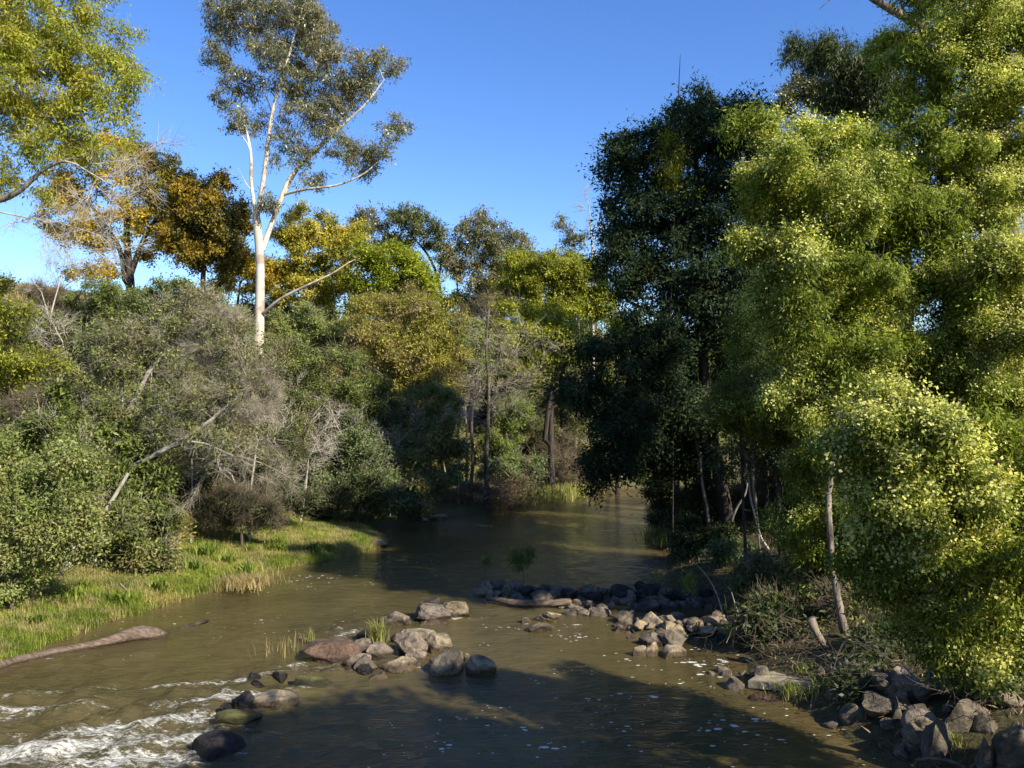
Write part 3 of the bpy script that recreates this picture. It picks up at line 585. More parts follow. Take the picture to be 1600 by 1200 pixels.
# the big leaning grey tree
Y = 26
plant('leaning_tree', 'leaning lichen grey tree with pale twiggy crown over the grassy left bank', 'tree', px_base(95, 24), [
    [(*px_base(95, 24), .27)] + limb((118, 860, 24.3, .22), (140, 800, 24.8, .19), (165, 755, 25.2, .17), (190, 738, 25.5, .14), (235, 705, 26, .1), (300, 690, 26, .06)),
    limb((150, 780, 25, .12), (178, 700, 25.5, .11), (188, 650, 26, .1), (190, 600, 26.5, .07), (195, 540, 27, .05)),
    limb((188, 660, 26, .09), (215, 620, 26, .085), (235, 570, 26, .07), (275, 540, 26, .055), (300, 510, 26.5, .04)),
    limb((190, 738, 25.5, .08), (300, 680, 25, .07), (350, 640, 25, .055), (385, 605, 25, .04)),
    limb((130, 840, 24.3, .09), (165, 800, 24, .07), (200, 740, 24, .05)),
    ], [blob(330, 510, Y, 60, 40, 1), blob(370, 590, Y - .6, 56, 44, 1), blob(240, 520, Y, 60, 44, 1.2), blob(180, 560, Y, 60, 50, 1.2), blob(300, 640, Y - .5, 80, 50, 1.2), blob(170, 660, Y, 60, 30, 1), blob(350, 680, Y - .6, 60, 30, .8), blob(280, 480, Y + .5, 60, 30, 1), blob(410, 615, Y - .6, 36, 26, .6)],
    700, ('shrub', 30000, (.28, .28, .16), .10, .045, .1, .6), 'bark_lichen', step=.33, kill=.42, rtip=.007, seed=50, inner=.2, tw=('twig_grey', 8000, .5, .0048, .7))
fan('grey twiggy dead crown at the upper right of the leaning tree', (290, 560, 26), [blob(345, 510, 26, 44, 36, .8), blob(320, 550, 26, 40, 30, .8)], .05, 'twig_grey', 53, 3200, .5, .0062, natt=170, wild=.6)
fan('grey twiggy dead crown at the right end of the leaning tree', (340, 650, 25.5), [blob(400, 600, 25.4, 44, 40, .7), blob(380, 640, 25.4, 50, 30, .7)], .05, 'twig_grey', 54, 3200, .5, .0062, natt=170, wild=.6)
fan('broken pale lichen branch reaching right from the leaning tree', (300, 690, 24.6), [blob(370, 700, 24.2, 44, 14, .4), blob(360, 735, 24.2, 30, 14, .3)], .035, 'twig_pale', 51, 120, .5, .006, natt=30)
fan('tangled leafless branches hanging over the dark hollow on the left bank', (340, 700, 27), [blob(400, 720, 27, 50, 40, .8), blob(440, 740, 27.5, 40, 40, .8), blob(290, 790, 25.5, 30, 24, .5)], .04, 'twig_grey', 52, 900, .7, .006, natt=140)
LS = [
 # label, px, Y, blobs(px,py,w,h), mat, count, kwargs
 ('pale small leaved bush overhanging the water at far left', 20, 20.5, [(10, 800, 80, 90), (80, 740, 60, 60), (60, 850, 70, 60), (120, 810, 44, 60), (-30, 720, 60, 60), (20, 900, 60, 40)], 'shrub_pale', 60000, dict(L=.085, W=.04, natt=420, step=.3, tw=('twig_grey', 1500, .4, .005, .6))),
 ('yellow flecked wattle bush at far left edge', 10, 28, [(0, 500, 40, 60), (20, 580, 50, 40), (-30, 450, 40, 40), (60, 560, 40, 26)], 'dome_olive', 22000, dict(L=.1, W=.045, natt=200)),
 ('glossy green shrub around the foot of the leaning tree', 150, 25.5, [(150, 690, 70, 46), (200, 760, 50, 50), (120, 640, 44, 30), (230, 800, 44, 50)], 'shrub_green', 30000, dict(natt=260)),
 ('dark olive bush below the leaning trunk', 190, 24.6, [(190, 830, 44, 50), (230, 860, 36, 30), (160, 870, 30, 26)], 'shrub', 22000, dict(natt=180)),
 ('dry brown twiggy bush at left with bare curling branches', 60, 27, [(60, 650, 60, 34), (110, 640, 40, 40), (20, 670, 40, 30)], 'shrub', 4000, dict(natt=180, tw=('twig_brown', 5000, .6, .006, .7))),
 ('green bush under the ridge left of the leaning tree crown', 160, 36, [(130, 520, 60, 36), (190, 490, 60, 36), (70, 530, 50, 30)], 'shrub_green', 24000, dict(natt=220)),
 ('low green bushes along the ridge foot beside the dark wattle', 260, 42, [(240, 475, 70, 22), (320, 480, 60, 26), (180, 480, 40, 20)], 'shrub_green', 26000, dict(natt=240)),
 ('dull green bush just left of the white eucalypt base', 370, 40, [(370, 520, 40, 36), (340, 560, 40, 30)], 'shrub', 18000, dict(natt=150)),
 ('upright green bushes in front of the white eucalypt base', 440, 38, [(430, 570, 44, 44), (470, 550, 40, 36), (410, 620, 40, 40), (500, 590, 40, 40)], 'shrub', 38000, dict(natt=300)),
 ('mid green feathery shrub left of the ochre round tree', 530, 39, [(540, 590, 50, 40), (510, 640, 50, 40), (570, 620, 40, 36), (500, 700, 50, 40)], 'shrub_green', 36000, dict(natt=280)),
 ('yellowish shrub beneath the yellow wattle', 480, 46, [(480, 500, 50, 26), (520, 520, 40, 26), (440, 510, 34, 22)], 'shrub_pale', 20000, dict(natt=180)),
 ('grey green shrub low on the slope beneath the feathery shrub', 530, 37, [(530, 690, 50, 44), (480, 740, 44, 40), (570, 720, 40, 44)], 'shrub_blue', 30000, dict(natt=240)),
 ('dark shrub on the shaded bank above the grassy spit', 430, 32, [(430, 700, 50, 40), (400, 760, 44, 40), (450, 780, 44, 30)], 'shrub_dark', 26000, dict(natt=220, tw=('twig_brown', 2600, .6, .007, .7))),
 ('deep green shrub at the waterside left of the driftwood tangle', 560, 36, [(560, 770, 50, 40), (520, 790, 40, 30), (600, 780, 40, 34)], 'shrub_dark', 28000, dict(natt=220)),
 ('olive shrub hanging over the water beside the flat pale rock', 655, 39.5, [(650, 740, 50, 44), (690, 700, 40, 40), (640, 790, 30, 24)], 'shrub', 30000, dict(natt=240, tw=('twig_grey', 1500, .6, .007, .6))),
 ('dark green bush between the ochre tree and the tall leafless tree', 640, 41, [(620, 680, 50, 40), (670, 650, 44, 36), (700, 620, 30, 26)], 'shrub_green', 26000, dict(natt=220)),
 ('dark bush on the slope under the ochre tree left side', 580, 41, [(570, 660, 40, 36), (600, 640, 40, 26)], 'shrub_dark', 18000, dict(natt=160)),
 ('light green shrub right of the tall leafless tree', 795, 46, [(800, 650, 32, 34), (790, 690, 36, 34), (815, 640, 20, 20)], 'lime', 15000, dict(natt=160, L=.12)),
 ('rounded blue green bush at the water edge of the bend', 810, 46, [(800, 735, 44, 26), (830, 730, 30, 24), (775, 720, 26, 26)], 'shrub_blue', 20000, dict(natt=170, L=.13, W=.06)),
 ('brown bramble thicket on the far bank below the forked trunk', 880, 51, [(880, 720, 40, 34), (900, 740, 30, 24)], 'shrub', 3000, dict(natt=140, tw=('twig_brown', 4500, .8, .008, .7))),
 ('shadowed bush behind the forked dark trunk', 850, 52, [(850, 660, 40, 40), (900, 650, 40, 40)], 'shrub', 22000, dict(natt=160)),
 ('pale dry bush on the far bank beside the blackwood branches', 930, 54, [(930, 700, 30, 40), (950, 740, 30, 20)], 'ochre', 12000, dict(natt=120, tw=('twig_pale', 1500, .7, .008, .7))),
 ('brown heath covering the slope behind the leafless trees', 760, 55, [(740, 500, 50, 26), (780, 520, 50, 30), (830, 560, 40, 30)], 'ochre', 9000, dict(natt=220, tw=('twig_brown', 6000, .9, .009, .8))),
 ('dark brown dead brush heaped along the ridge top at left', 90, 46, [(60, 465, 40, 20), (110, 475, 44, 18), (150, 480, 30, 12)], 'shrub', 1500, dict(natt=220, tw=('twig_brown', 9000, .8, .009, .9))),
 ('grey twiggy bush behind the leaning tree crown', 300, 33, [(350, 550, 50, 40), (290, 560, 50, 40), (390, 640, 40, 40)], 'shrub', 14000, dict(natt=220, tw=('twig_grey', 9000, .6, .006, .8))),
 ('thicket of brown brambles in the hollow behind the grassy bank', 380, 29, [(380, 790, 44, 30), (330, 800, 40, 30), (420, 800, 30, 20)], 'shrub_dark', 7000, dict(natt=200, tw=('twig_brown', 6500, .6, .006, .8))),
 ('dry straw coloured bush at the top of the grassy bank', 240, 26.4, [(235, 820, 30, 30), (265, 835, 24, 20)], 'ochre', 3500, dict(natt=90, tw=('grass_dry', 3000, .5, .006, .6))),
 ('green shrub behind the pale overhanging bush', 100, 23.5, [(110, 740, 50, 50), (60, 690, 50, 40)], 'shrub_green', 22000, dict(natt=180)),
 ('olive shrub on the mid slope behind the hollow', 330, 31, [(330, 700, 60, 50), (260, 720, 50, 50)], 'shrub', 30000, dict(natt=240)),
 ('wide dark bush on the slope below the green bushes of the eucalypt', 420, 35, [(410, 670, 60, 44), (460, 650, 50, 40)], 'shrub', 34000, dict(natt=260)),
 ('low brush at left under the yellow flecked wattle bush', 20, 30, [(30, 600, 60, 40), (-20, 620, 50, 50), (90, 590, 40, 30)], 'shrub', 20000, dict(natt=200)),
 ('green brush on the slope beneath the ridge brush', 60, 38, [(60, 530, 60, 40), (20, 500, 40, 30), (110, 550, 50, 30)], 'shrub_green', 20000, dict(natt=200)),
]
for i, (lab, px, Y, bl, mt, cnt, kw) in enumerate(LS):
    kw.setdefault('tw', ('twig_grey', 520, .8, .008, .5)); kw.setdefault('L', [.09, .12, .15, .105][i % 4]); kw.setdefault('W', [.04, .04, .055, .05][i % 4])
    shrub(lab, px, Y, [blob(a, b, Y, c, d) for a, b, c, d in bl], mt, int(cnt * .9), 100 + i, **kw)

# ------------------------------------------------------------------ right bank
Y = 31
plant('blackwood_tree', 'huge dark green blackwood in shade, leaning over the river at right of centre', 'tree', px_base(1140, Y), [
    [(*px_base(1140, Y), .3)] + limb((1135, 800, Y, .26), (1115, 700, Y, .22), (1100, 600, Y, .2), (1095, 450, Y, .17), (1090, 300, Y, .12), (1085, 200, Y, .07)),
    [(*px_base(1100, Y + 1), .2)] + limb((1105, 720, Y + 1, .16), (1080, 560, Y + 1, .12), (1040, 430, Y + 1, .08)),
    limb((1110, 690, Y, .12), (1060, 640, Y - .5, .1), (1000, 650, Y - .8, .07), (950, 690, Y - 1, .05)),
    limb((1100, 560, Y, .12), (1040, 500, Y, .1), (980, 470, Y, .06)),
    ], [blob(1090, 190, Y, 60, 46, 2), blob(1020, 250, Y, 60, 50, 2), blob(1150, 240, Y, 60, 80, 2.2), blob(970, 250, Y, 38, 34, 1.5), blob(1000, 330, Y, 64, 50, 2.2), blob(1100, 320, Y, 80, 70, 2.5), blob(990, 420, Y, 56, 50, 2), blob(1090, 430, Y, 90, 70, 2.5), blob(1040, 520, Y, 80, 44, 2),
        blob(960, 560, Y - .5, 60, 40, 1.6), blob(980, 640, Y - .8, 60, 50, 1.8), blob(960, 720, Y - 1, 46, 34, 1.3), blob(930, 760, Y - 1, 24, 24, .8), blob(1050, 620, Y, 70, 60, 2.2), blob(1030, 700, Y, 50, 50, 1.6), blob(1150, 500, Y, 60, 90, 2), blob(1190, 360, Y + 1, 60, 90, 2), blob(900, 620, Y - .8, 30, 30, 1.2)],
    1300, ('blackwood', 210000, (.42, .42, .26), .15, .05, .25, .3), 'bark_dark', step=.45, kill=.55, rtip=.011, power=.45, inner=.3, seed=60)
plant('dead_tree', 'thin bare dead tree top poking above the blackwood', 'dead tree', px_base(1055, 35), [[(*px_base(1055, 35), .1)] + limb((1058, 300, 35, .05), (1060, 150, 35, .03), (1063, 85, 35, .01))], [blob(1055, 130, 35, 14, 24, .3)], 20, None, 'bark_dark', seed=61, rtip=.007, inner=.1)
wattle('yellow flecked young wattle crown catching sun inside the blackwood', 1050, 29.5, 330, .02, [blob(1048, 225, 29.5, 12, 22, .35), blob(1058, 275, 29.5, 18, 18, .4), blob(1035, 290, 29.5, 12, 12, .3)], 'wattle_olive', 2000, 65, bark='bark_dark', natt=50, L=.12, W=.04, inner=.1)
# back gums
wattle('dark fine leaved gum rising behind the flowering wattle at top right', 1420, 38, 200, .22, [blob(1290, 80, 38, 44, 26, 1.5), blob(1340, 110, 38, 50, 44, 2), blob(1370, 150, 38, 50, 36, 2), blob(1310, 150, 38, 24, 16, 1), blob(1260, 85, 38, 20, 20, 1)], 'shrub_dark', 30000, 62, natt=420, name='gum_tree', inner=.15, L=.2, W=.04, droop=.8, bark='bark_dark', sp=(.4, .4, .35),
       extra=[limb((1420, 200, 38, .14), (1350, 150, 38, .1), (1290, 100, 38, .06))], tw=('bark_dark', 1200, .8, .009, .6))
wattle('pale brown tufted gum crown behind the blackwood top', 1270, 44, 200, .15, [blob(1240, 130, 44, 22, 10, .8), blob(1275, 150, 44, 34, 14, 1), blob(1230, 170, 44, 26, 20, 1)], 'euc', 7000, 63, natt=110, name='gum_tree', inner=.1)
# tall gum whose crown is above the frame: it shades the blackwood
rngx = np.random.default_rng(5)
plant('eucalypt_tree', 'tall gum whose bare limbs cross the top right corner of the sky', 'tree', gp(15.5, 25), [
    [(*gp(15.5, 25), .45), (15.2, 25, 8, .36), (14.8, 25, 14, .3), (14.4, 25, 17.0, .24), (14.5, 25.3, 21, .15)],
    [(14.6, 25, 15.0, .2), (12.6, 24.6, 16.6, .17)] + limb((1400, 18, 24.5, .13), (1365, 2, 24.5, .10), (1335, -20, 24.5, .06)),
    [(14.4, 25, 15.5, .18), (13.4, 25, 17.0, .15)] + limb((1440, 10, 25, .12), (1405, -12, 25, .1)),
    limb((1330, -25, 24.5, .03), (1300, -5, 24.5, .02), (1280, 15, 24.5, .006)),
    limb((1398, 15, 24.5, .03), (1390, 35, 24.5, .02), (1382, 45, 24.5, .004)),
    ], [(14, 24.5, 20.6, 3.2, 2.4, 2.0), (17.5, 23.5, 20, 3.2, 2.4, 2.4)], 420, ('euc', 26000, (.5, .5, .35), .22, .07, .5, .3), 'bark_peel', step=.6, kill=.8, seed=64)
# flowering wattles, near
def fw(label, base, trunk, blobs, natt, cnt, fcnt, seed, Y, frac=.8, L=.10, W=.030, sp=(.21, .21, .16), step=.32, gap=.1, name='wattle_tree', inner=.45, cat='tree', group='flowering wattles on the right bank', tw=('bark_mid', 1200, .5, .006, .6)):
    return plant(name, label, cat, base, trunk, blobs, natt, ('wattle_near', cnt, sp, L, W, .55, .35), 'bark_dark', step=step, seed=seed, rtip=.007, inner=inner, flower=('blossom', fcnt, sp, .042, .036, frac * .75) if fcnt else None, gap=gap, hole_=.42, warp=1.9, group=group, tw=tw)
Y = 18
fw('flowering wattle with a cream topped crown next to the dark blackwood', px_base(1335, Y + 1), [[(*px_base(1335, Y + 1), .10)] + limb((1328, 800, Y + .8, .09), (1300, 620, Y + .3, .08), (1275, 430, Y, .07), (1250, 280, Y, .04)), limb((1270, 560, Y, .09), (1220, 450, Y, .06), (1190, 350, Y, .04))],
   [blob(1230, 210, Y, 34, 34, 1), blob(1195, 265, Y - .3, 44, 34, 1.2), blob(1290, 240, Y, 60, 40, 1.5), blob(1250, 330, Y, 84, 60, 2), blob(1190, 330, Y, 40, 44, 1.2), blob(1220, 430, Y, 60, 60, 1.8), blob(1300, 420, Y, 70, 70, 2), blob(1240, 530, Y, 66, 60, 1.8), blob(1330, 300, Y + .6, 60, 44, 1.2), blob(1340, 262, Y + .8, 95, 26, .9), blob(1365, 435, Y + 1, 100, 32, 1), blob(1400, 560, Y + .6, 110, 32, 1), blob(1180, 400, Y, 36, 26, .7), blob(1165, 300, Y, 26, 20, .5), blob(1400, 330, Y + 1, 80, 24, .8), blob(1350, 480, Y + 1, 60, 50, 1.2), blob(1310, 560, Y, 60, 70, 2), blob(1250, 640, Y, 50, 50, 1.5)],
   1350, 165000, 130000, 70, Y, frac=.95)
Y = 20
fw('tallest flowering wattle filling the upper right corner', px_base(1560, Y), [[(*px_base(1560, Y), .22)] + limb((1550, 800, Y, .2), (1530, 600, Y, .17), (1500, 430, Y, .15), (1470, 300, Y, .12), (1480, 100, Y, .07)), limb((1500, 430, Y, .12), (1400, 440, Y, .09), (1330, 420, Y, .04)), limb((1480, 330, Y, .1), (1420, 280, Y, .07))],
   [blob(1460, 60, Y, 70, 50, 1.6), blob(1560, 60, Y, 90, 80, 2), blob(1420, 140, Y, 50, 44, 1.4), blob(1400, 220, Y, 70, 44, 1.6), blob(1500, 170, Y, 90, 60, 2), blob(1600, 200, Y, 90, 90, 2), blob(1450, 290, Y, 100, 50, 1.8), blob(1560, 320, Y, 80, 60, 1.8), blob(1370, 290, Y, 50, 44, 1.3), blob(1660, 60, Y, 80, 100, 2), blob(1470, 230, Y - .4, 80, 40, 1.2), blob(1580, 150, Y - .6, 70, 50, 1.2), blob(1530, -40, Y, 120, 60, 2),
    blob(1330, 420, Y + .5, 50, 40, 1.1), blob(1400, 350, Y + 1, 60, 50, 1.2), blob(1480, 370, Y + 1, 60, 50, 1.2), blob(1360, 200, Y + .5, 30, 30, 1), blob(1560, 420, Y, 80, 50, 1.5)],
   1500, 200000, 190000, 71, Y, frac=.9)
Y = 18.5
fw('flowering wattle at the right edge with sunlit cream sprays at mid height', px_base(1640, Y), [[(*px_base(1640, Y), .16)] + limb((1640, 800, Y, .13), (1620, 600, Y, .1), (1580, 480, Y, .06))],
   [blob(1560, 430, Y - .5, 80, 40, 1), blob(1600, 500, Y - .5, 70, 60, 1.2), blob(1520, 510, Y, 60, 40, 1.1), blob(1480, 460, Y, 44, 36, 1), blob(1660, 450, Y, 60, 80, 1.3), blob(1540, 590, Y + .3, 80, 40, 1.1)],
   620, 66000, 80000, 72, Y, frac=1.0)
Y = 11.3
fw('bushy flowering wattle in front at lower right, cream blossom on its sunlit shoulder', px_base(1720, Y), [[(*px_base(1720, Y), .10)] + limb((1660, 1050, Y, .085), (1600, 900, Y, .07), (1520, 790, Y, .06), (1440, 720, Y, .04))],
   [blob(1400, 660, Y, 60, 44, .9), blob(1360, 690, Y, 44, 40, .8), blob(1460, 700, Y, 80, 50, 1.1), blob(1540, 740, Y, 80, 50, 1.1), blob(1400, 780, Y, 60, 60, 1), blob(1490, 820, Y, 90, 70, 1.2), blob(1600, 700, Y, 60, 50, 1), blob(1400, 870, Y, 70, 70, 1), blob(1580, 850, Y, 80, 80, 1.2), blob(1480, 930, Y, 90, 60, 1), blob(1590, 960, Y, 70, 60, 1), blob(1620, 800, Y, 60, 80, 1), blob(1318, 690, Y + .5, 26, 24, .4), blob(1330, 770, Y + .8, 26, 34, .4), blob(1440, 975, Y + .6, 60, 26, .7), blob(1520, 1000, Y + .3, 70, 36, .9)],
   1500, 125000, 85000, 73, Y, frac=.65, step=.22, sp=(.15, .15, .12), L=.085, W=.024)
fw('shaded wattle filling the gap behind the bushy front wattle', px_base(1430, 19), [[(*px_base(1430, 19), .14)] + limb((1430, 700, 19, .1), (1420, 560, 19, .06))],
   [blob(1380, 520, 19, 80, 60, 1.4), blob(1450, 580, 19, 80, 70, 1.4), blob(1340, 600, 19, 60, 60, 1.3), blob(1480, 480, 19, 60, 50, 1.3), blob(1330, 700, 19, 60, 60, 1.3), blob(1560, 640, 19, 80, 60, 1.3), blob(1600, 580, 19, 60, 60, 1.3), blob(1360, 380, 19.5, 60, 50, 1.3), blob(1440, 390, 19.5, 60, 40, 1.3), blob(1250, 800, 19.5, 40, 40, 1), blob(1320, 800, 19, 50, 50, 1.2)],
   1000, 150000, 30000, 74, 19, frac=.5)
fw('small sunlit wattle sapling standing in front of the blackwood trunk', px_base(1165, 24), [[(*px_base(1165, 24), .05)] + limb((1160, 750, 24, .04), (1155, 650, 24, .03))], [blob(1150, 625, 24, 36, 26, .6), blob(1165, 655, 24, 26, 28, .5), blob(1130, 610, 24, 16, 14, .4)], 130, 11000, 1500, 75, 24, frac=.5)
fw('small sunlit sapling low among the shaded stems, right of the blackwood trunk', px_base(1262, 22.5), [[(*px_base(1262, 22.5), .04)] + limb((1262, 800, 22.5, .03), (1262, 760, 22.5, .02))], [blob(1262, 745, 22.5, 24, 32, .5)], 70, 6000, 500, 76, 22.5, frac=.3)
fw('shaded wattle foliage drooping below the cream topped wattle', px_base(1220, 25), [[(*px_base(1220, 25), .1)] + limb((1215, 760, 25, .08), (1210, 640, 25, .05))], [blob(1200, 600, 25, 50, 44, 1.2), blob(1240, 690, 25, 50, 40, 1.2), blob(1180, 520, 25, 44, 44, 1.2), blob(1290, 700, 25, 40, 44, 1.2)], 420, 42000, 3000, 77, 25, frac=.3)
# trees beside the bridge, outside the frame: their crowns throw the shade on the pool in front
for k, (x, y, zc, rx, rz, lab) in enumerate([(9.2, 2.8, 7.2, 2.9, 4.0, 'dense round tree on the right bank just below the viewpoint'), (15.2, 2.8, 4.8, 3.4, 3.0, 'second round tree on the right bank close below the viewpoint')]):
    plant('bankside_tree', lab, 'tree', gp(x, y), [[(*gp(x, y), .25), (x, y, 5, .18)]], [(x, y, zc, rx, 2.3, rz)], 420, ('shrub_green', 150000, (.6, .6, .5), .24, .16, .2, .5), 'bark_grey', step=.6, seed=80 + k)

# understorey stems
STEMS = [(1075, 34, 560, .06, -14, 'dark'), (1160, 33, 600, .08, 6, 'mid'), (1180, 29, 640, .07, -8, 'peel'), (1197, 30, 620, .06, 3, 'dark'), (1210, 33, 640, .05, 2, 'mid'), (1222, 28, 660, .045, -3, 'dark'), (1240, 31, 650, .07, 4, 'mid'), (1255, 35, 650, .05, 0, 'dark'),
         (1300, 24, 640, .09, -12, 'dark'), (1320, 27, 650, .07, 2, 'mid'), (1045, 36, 600, .06, 8, 'mid'), (1060, 38, 620, .05, -4, 'dark'), (1110, 30, 660, .07, -26, 'peel'), (1275, 29, 640, .06, 6, 'mid'), (1340, 30, 640, .07, 0, 'dark'), (1190, 25, 700, .035, -20, 'peel'), (1170, 36, 600, .07, 4, 'mid'), (1145, 38, 600, .06, -5, 'mid'), (1225, 40, 600, .09, 3, 'mid'), (1030, 42, 620, .09, 3, 'dark')]
ORD = 'first second third fourth fifth sixth seventh eighth ninth tenth eleventh twelfth thirteenth fourteenth fifteenth sixteenth seventeenth eighteenth nineteenth twentieth'.split()
rank = list(np.argsort(np.argsort([q[0] for q in STEMS], kind='stable')))
for k, (px, Y, top, r, lean, bk) in enumerate(STEMS):
    st = stem(px, Y, top, r, lean, 6); rng = np.random.default_rng(300 + k)
    t = np.array(st[-1][:3])
    kk = {'dark': 'dark brown', 'mid': 'grey brown', 'peel': 'peeling pinkish'}[bk]
    plant('slender_tree', f'{kk} slender trunk, {ORD[rank[k]]} from left of the stems beneath the right canopy', 'tree', st[0][:3], [st], [(*(t + [0, 0, .2]), 1.3, 1.2, 1.0)], 60, ('shrub_dark', 3500, (.35, .35, .25), .13, .05, .3, .3), 'bark_' + bk, seed=300 + k, step=.4, group='slender trunks under the right bank canopy')
# right bank undergrowth
RS = [
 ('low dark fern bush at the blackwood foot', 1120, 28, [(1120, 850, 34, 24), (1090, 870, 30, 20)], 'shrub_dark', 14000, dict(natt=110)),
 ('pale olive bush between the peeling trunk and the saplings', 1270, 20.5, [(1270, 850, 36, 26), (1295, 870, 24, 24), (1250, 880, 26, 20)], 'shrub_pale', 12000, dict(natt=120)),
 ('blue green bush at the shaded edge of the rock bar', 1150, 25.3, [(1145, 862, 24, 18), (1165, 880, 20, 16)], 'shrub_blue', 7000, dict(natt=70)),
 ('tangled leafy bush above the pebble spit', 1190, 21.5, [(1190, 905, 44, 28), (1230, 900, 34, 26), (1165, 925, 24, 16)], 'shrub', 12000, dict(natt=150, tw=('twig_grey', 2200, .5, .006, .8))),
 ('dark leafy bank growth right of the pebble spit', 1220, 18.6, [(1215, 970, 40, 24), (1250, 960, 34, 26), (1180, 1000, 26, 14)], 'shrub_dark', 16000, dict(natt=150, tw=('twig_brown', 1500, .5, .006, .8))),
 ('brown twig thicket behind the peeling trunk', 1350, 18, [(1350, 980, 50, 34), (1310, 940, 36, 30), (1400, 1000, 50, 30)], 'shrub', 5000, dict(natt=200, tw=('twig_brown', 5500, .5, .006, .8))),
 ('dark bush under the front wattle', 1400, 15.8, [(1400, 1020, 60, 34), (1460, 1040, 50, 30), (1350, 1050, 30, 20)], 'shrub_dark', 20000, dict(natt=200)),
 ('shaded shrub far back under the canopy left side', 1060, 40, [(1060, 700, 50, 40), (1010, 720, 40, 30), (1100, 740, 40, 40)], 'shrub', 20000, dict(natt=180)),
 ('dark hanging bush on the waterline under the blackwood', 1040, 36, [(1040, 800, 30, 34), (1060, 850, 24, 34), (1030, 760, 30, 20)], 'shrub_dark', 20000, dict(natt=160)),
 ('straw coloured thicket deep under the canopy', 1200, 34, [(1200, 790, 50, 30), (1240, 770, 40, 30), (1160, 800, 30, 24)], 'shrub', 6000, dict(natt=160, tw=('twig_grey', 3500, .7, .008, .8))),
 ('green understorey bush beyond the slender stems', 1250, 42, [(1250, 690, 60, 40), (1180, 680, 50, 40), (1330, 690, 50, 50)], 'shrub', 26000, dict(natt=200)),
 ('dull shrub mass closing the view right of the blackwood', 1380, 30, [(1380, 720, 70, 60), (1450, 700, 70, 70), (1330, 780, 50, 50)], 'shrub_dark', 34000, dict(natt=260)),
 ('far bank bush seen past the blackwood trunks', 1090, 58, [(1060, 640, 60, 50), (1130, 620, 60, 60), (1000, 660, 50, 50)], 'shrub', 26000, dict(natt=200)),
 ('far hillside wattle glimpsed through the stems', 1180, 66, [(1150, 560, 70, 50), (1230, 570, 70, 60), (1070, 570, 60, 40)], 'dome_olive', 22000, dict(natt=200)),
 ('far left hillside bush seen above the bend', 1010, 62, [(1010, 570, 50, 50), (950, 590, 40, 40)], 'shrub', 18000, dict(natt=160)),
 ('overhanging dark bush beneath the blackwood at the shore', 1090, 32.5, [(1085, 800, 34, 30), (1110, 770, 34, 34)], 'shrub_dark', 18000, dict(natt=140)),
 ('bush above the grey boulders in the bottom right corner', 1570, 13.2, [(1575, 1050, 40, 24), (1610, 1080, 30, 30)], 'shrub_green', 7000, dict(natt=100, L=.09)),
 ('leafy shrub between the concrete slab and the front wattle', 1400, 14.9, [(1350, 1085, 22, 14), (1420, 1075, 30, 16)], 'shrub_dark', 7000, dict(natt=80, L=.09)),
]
for i, (lab, px, Y, bl, mt, cnt, kw) in enumerate(RS):
    shrub(lab, px, Y, [blob(a, b, Y, c, d) for a, b, c, d in bl], mt, cnt, 200 + i, **kw)

# scrub covering the slopes: five kinds, each copied along the hillside
kinds = [('shrub', 'olive scrub bush'), ('shrub_dark', 'dark scrub bush'), ('shrub_green', 'green scrub bush'), ('ochre', 'ochre scrub bush'), ('shrub_pale', 'pale scrub bush')]
def filler(mt, seed, nm='scrub_bush', s_=1.0):
    return plant(nm, 'x', 'shrub', (0, 0, 0), [[(0, 0, -.2, .07), (0, 0, .5, .05)]], [(0, 0, 1.1, 1.25, 1.25, .9), (.5, .2, 1.7, .8, .8, .6)], 150, (mt, 9000, (.34, .34, .24), .12, .055, .1, .6), 'bark_mid', step=.4, seed=seed, trunk='stems', crown='foliage', rtip=.008, tw=('twig_grey' if mt != 'ochre' else 'twig_brown', 700, .6, .006, .7))
rng = np.random.default_rng(44); spots = []
for _ in range(4000):
    x, y = rng.uniform(-40, 45), rng.uniform(22, 84); P = np.array([[x, y]]); dl_, dr_ = chain_dist(P, LEFT)[0], chain_dist(P, RIGHT)[0]
    if inside(P)[0] or abs(x / y) > .68: continue
    z = gz(x, y); left_ = dl_ < dr_
    if left_ and not (5.5 < dl_ < (17.5 if x < -17 and y < 60 else 22.5)): continue
    if left_ and x < 0 and y < 28 and dl_ < 7: continue
    if not left_ and (dr_ < 5 or y < 22 or dr_ > 26): continue
    if any((x - a) ** 2 + (y - b) ** 2 < 2.3 ** 2 for a, b, *_ in spots): continue
    spots.append((x, y, z, left_))
first = {}
for x, y, z, left_ in spots[:165]:
    k = int(rng.choice(5, p=[.36, .12, .24, .12, .16])) if left_ else int(rng.choice(5, p=[.5, .35, .15, 0, 0]))
    if k not in first: o = first[k] = filler(kinds[k][0], 600 + k)
    else: o = copy_tree(first[k])
    sc = rng.uniform(.8, 1.45); o.location = (x, y, z); o.scale = (sc * rng.uniform(.9, 1.2), sc * rng.uniform(.9, 1.2), sc); o.rotation_euler = (0, 0, rng.uniform(0, 6.28))
    where = 'in the mixed scrub covering the left slope' if (left_ and x < 0) else ('on the hillside seen beyond the river bend' if left_ else 'in the shade of the right bank trees')
    tag(o, kinds[k][1] + ' ' + where, 'shrub', kinds[k][1].replace('bush', 'bushes') + ' ' + where)

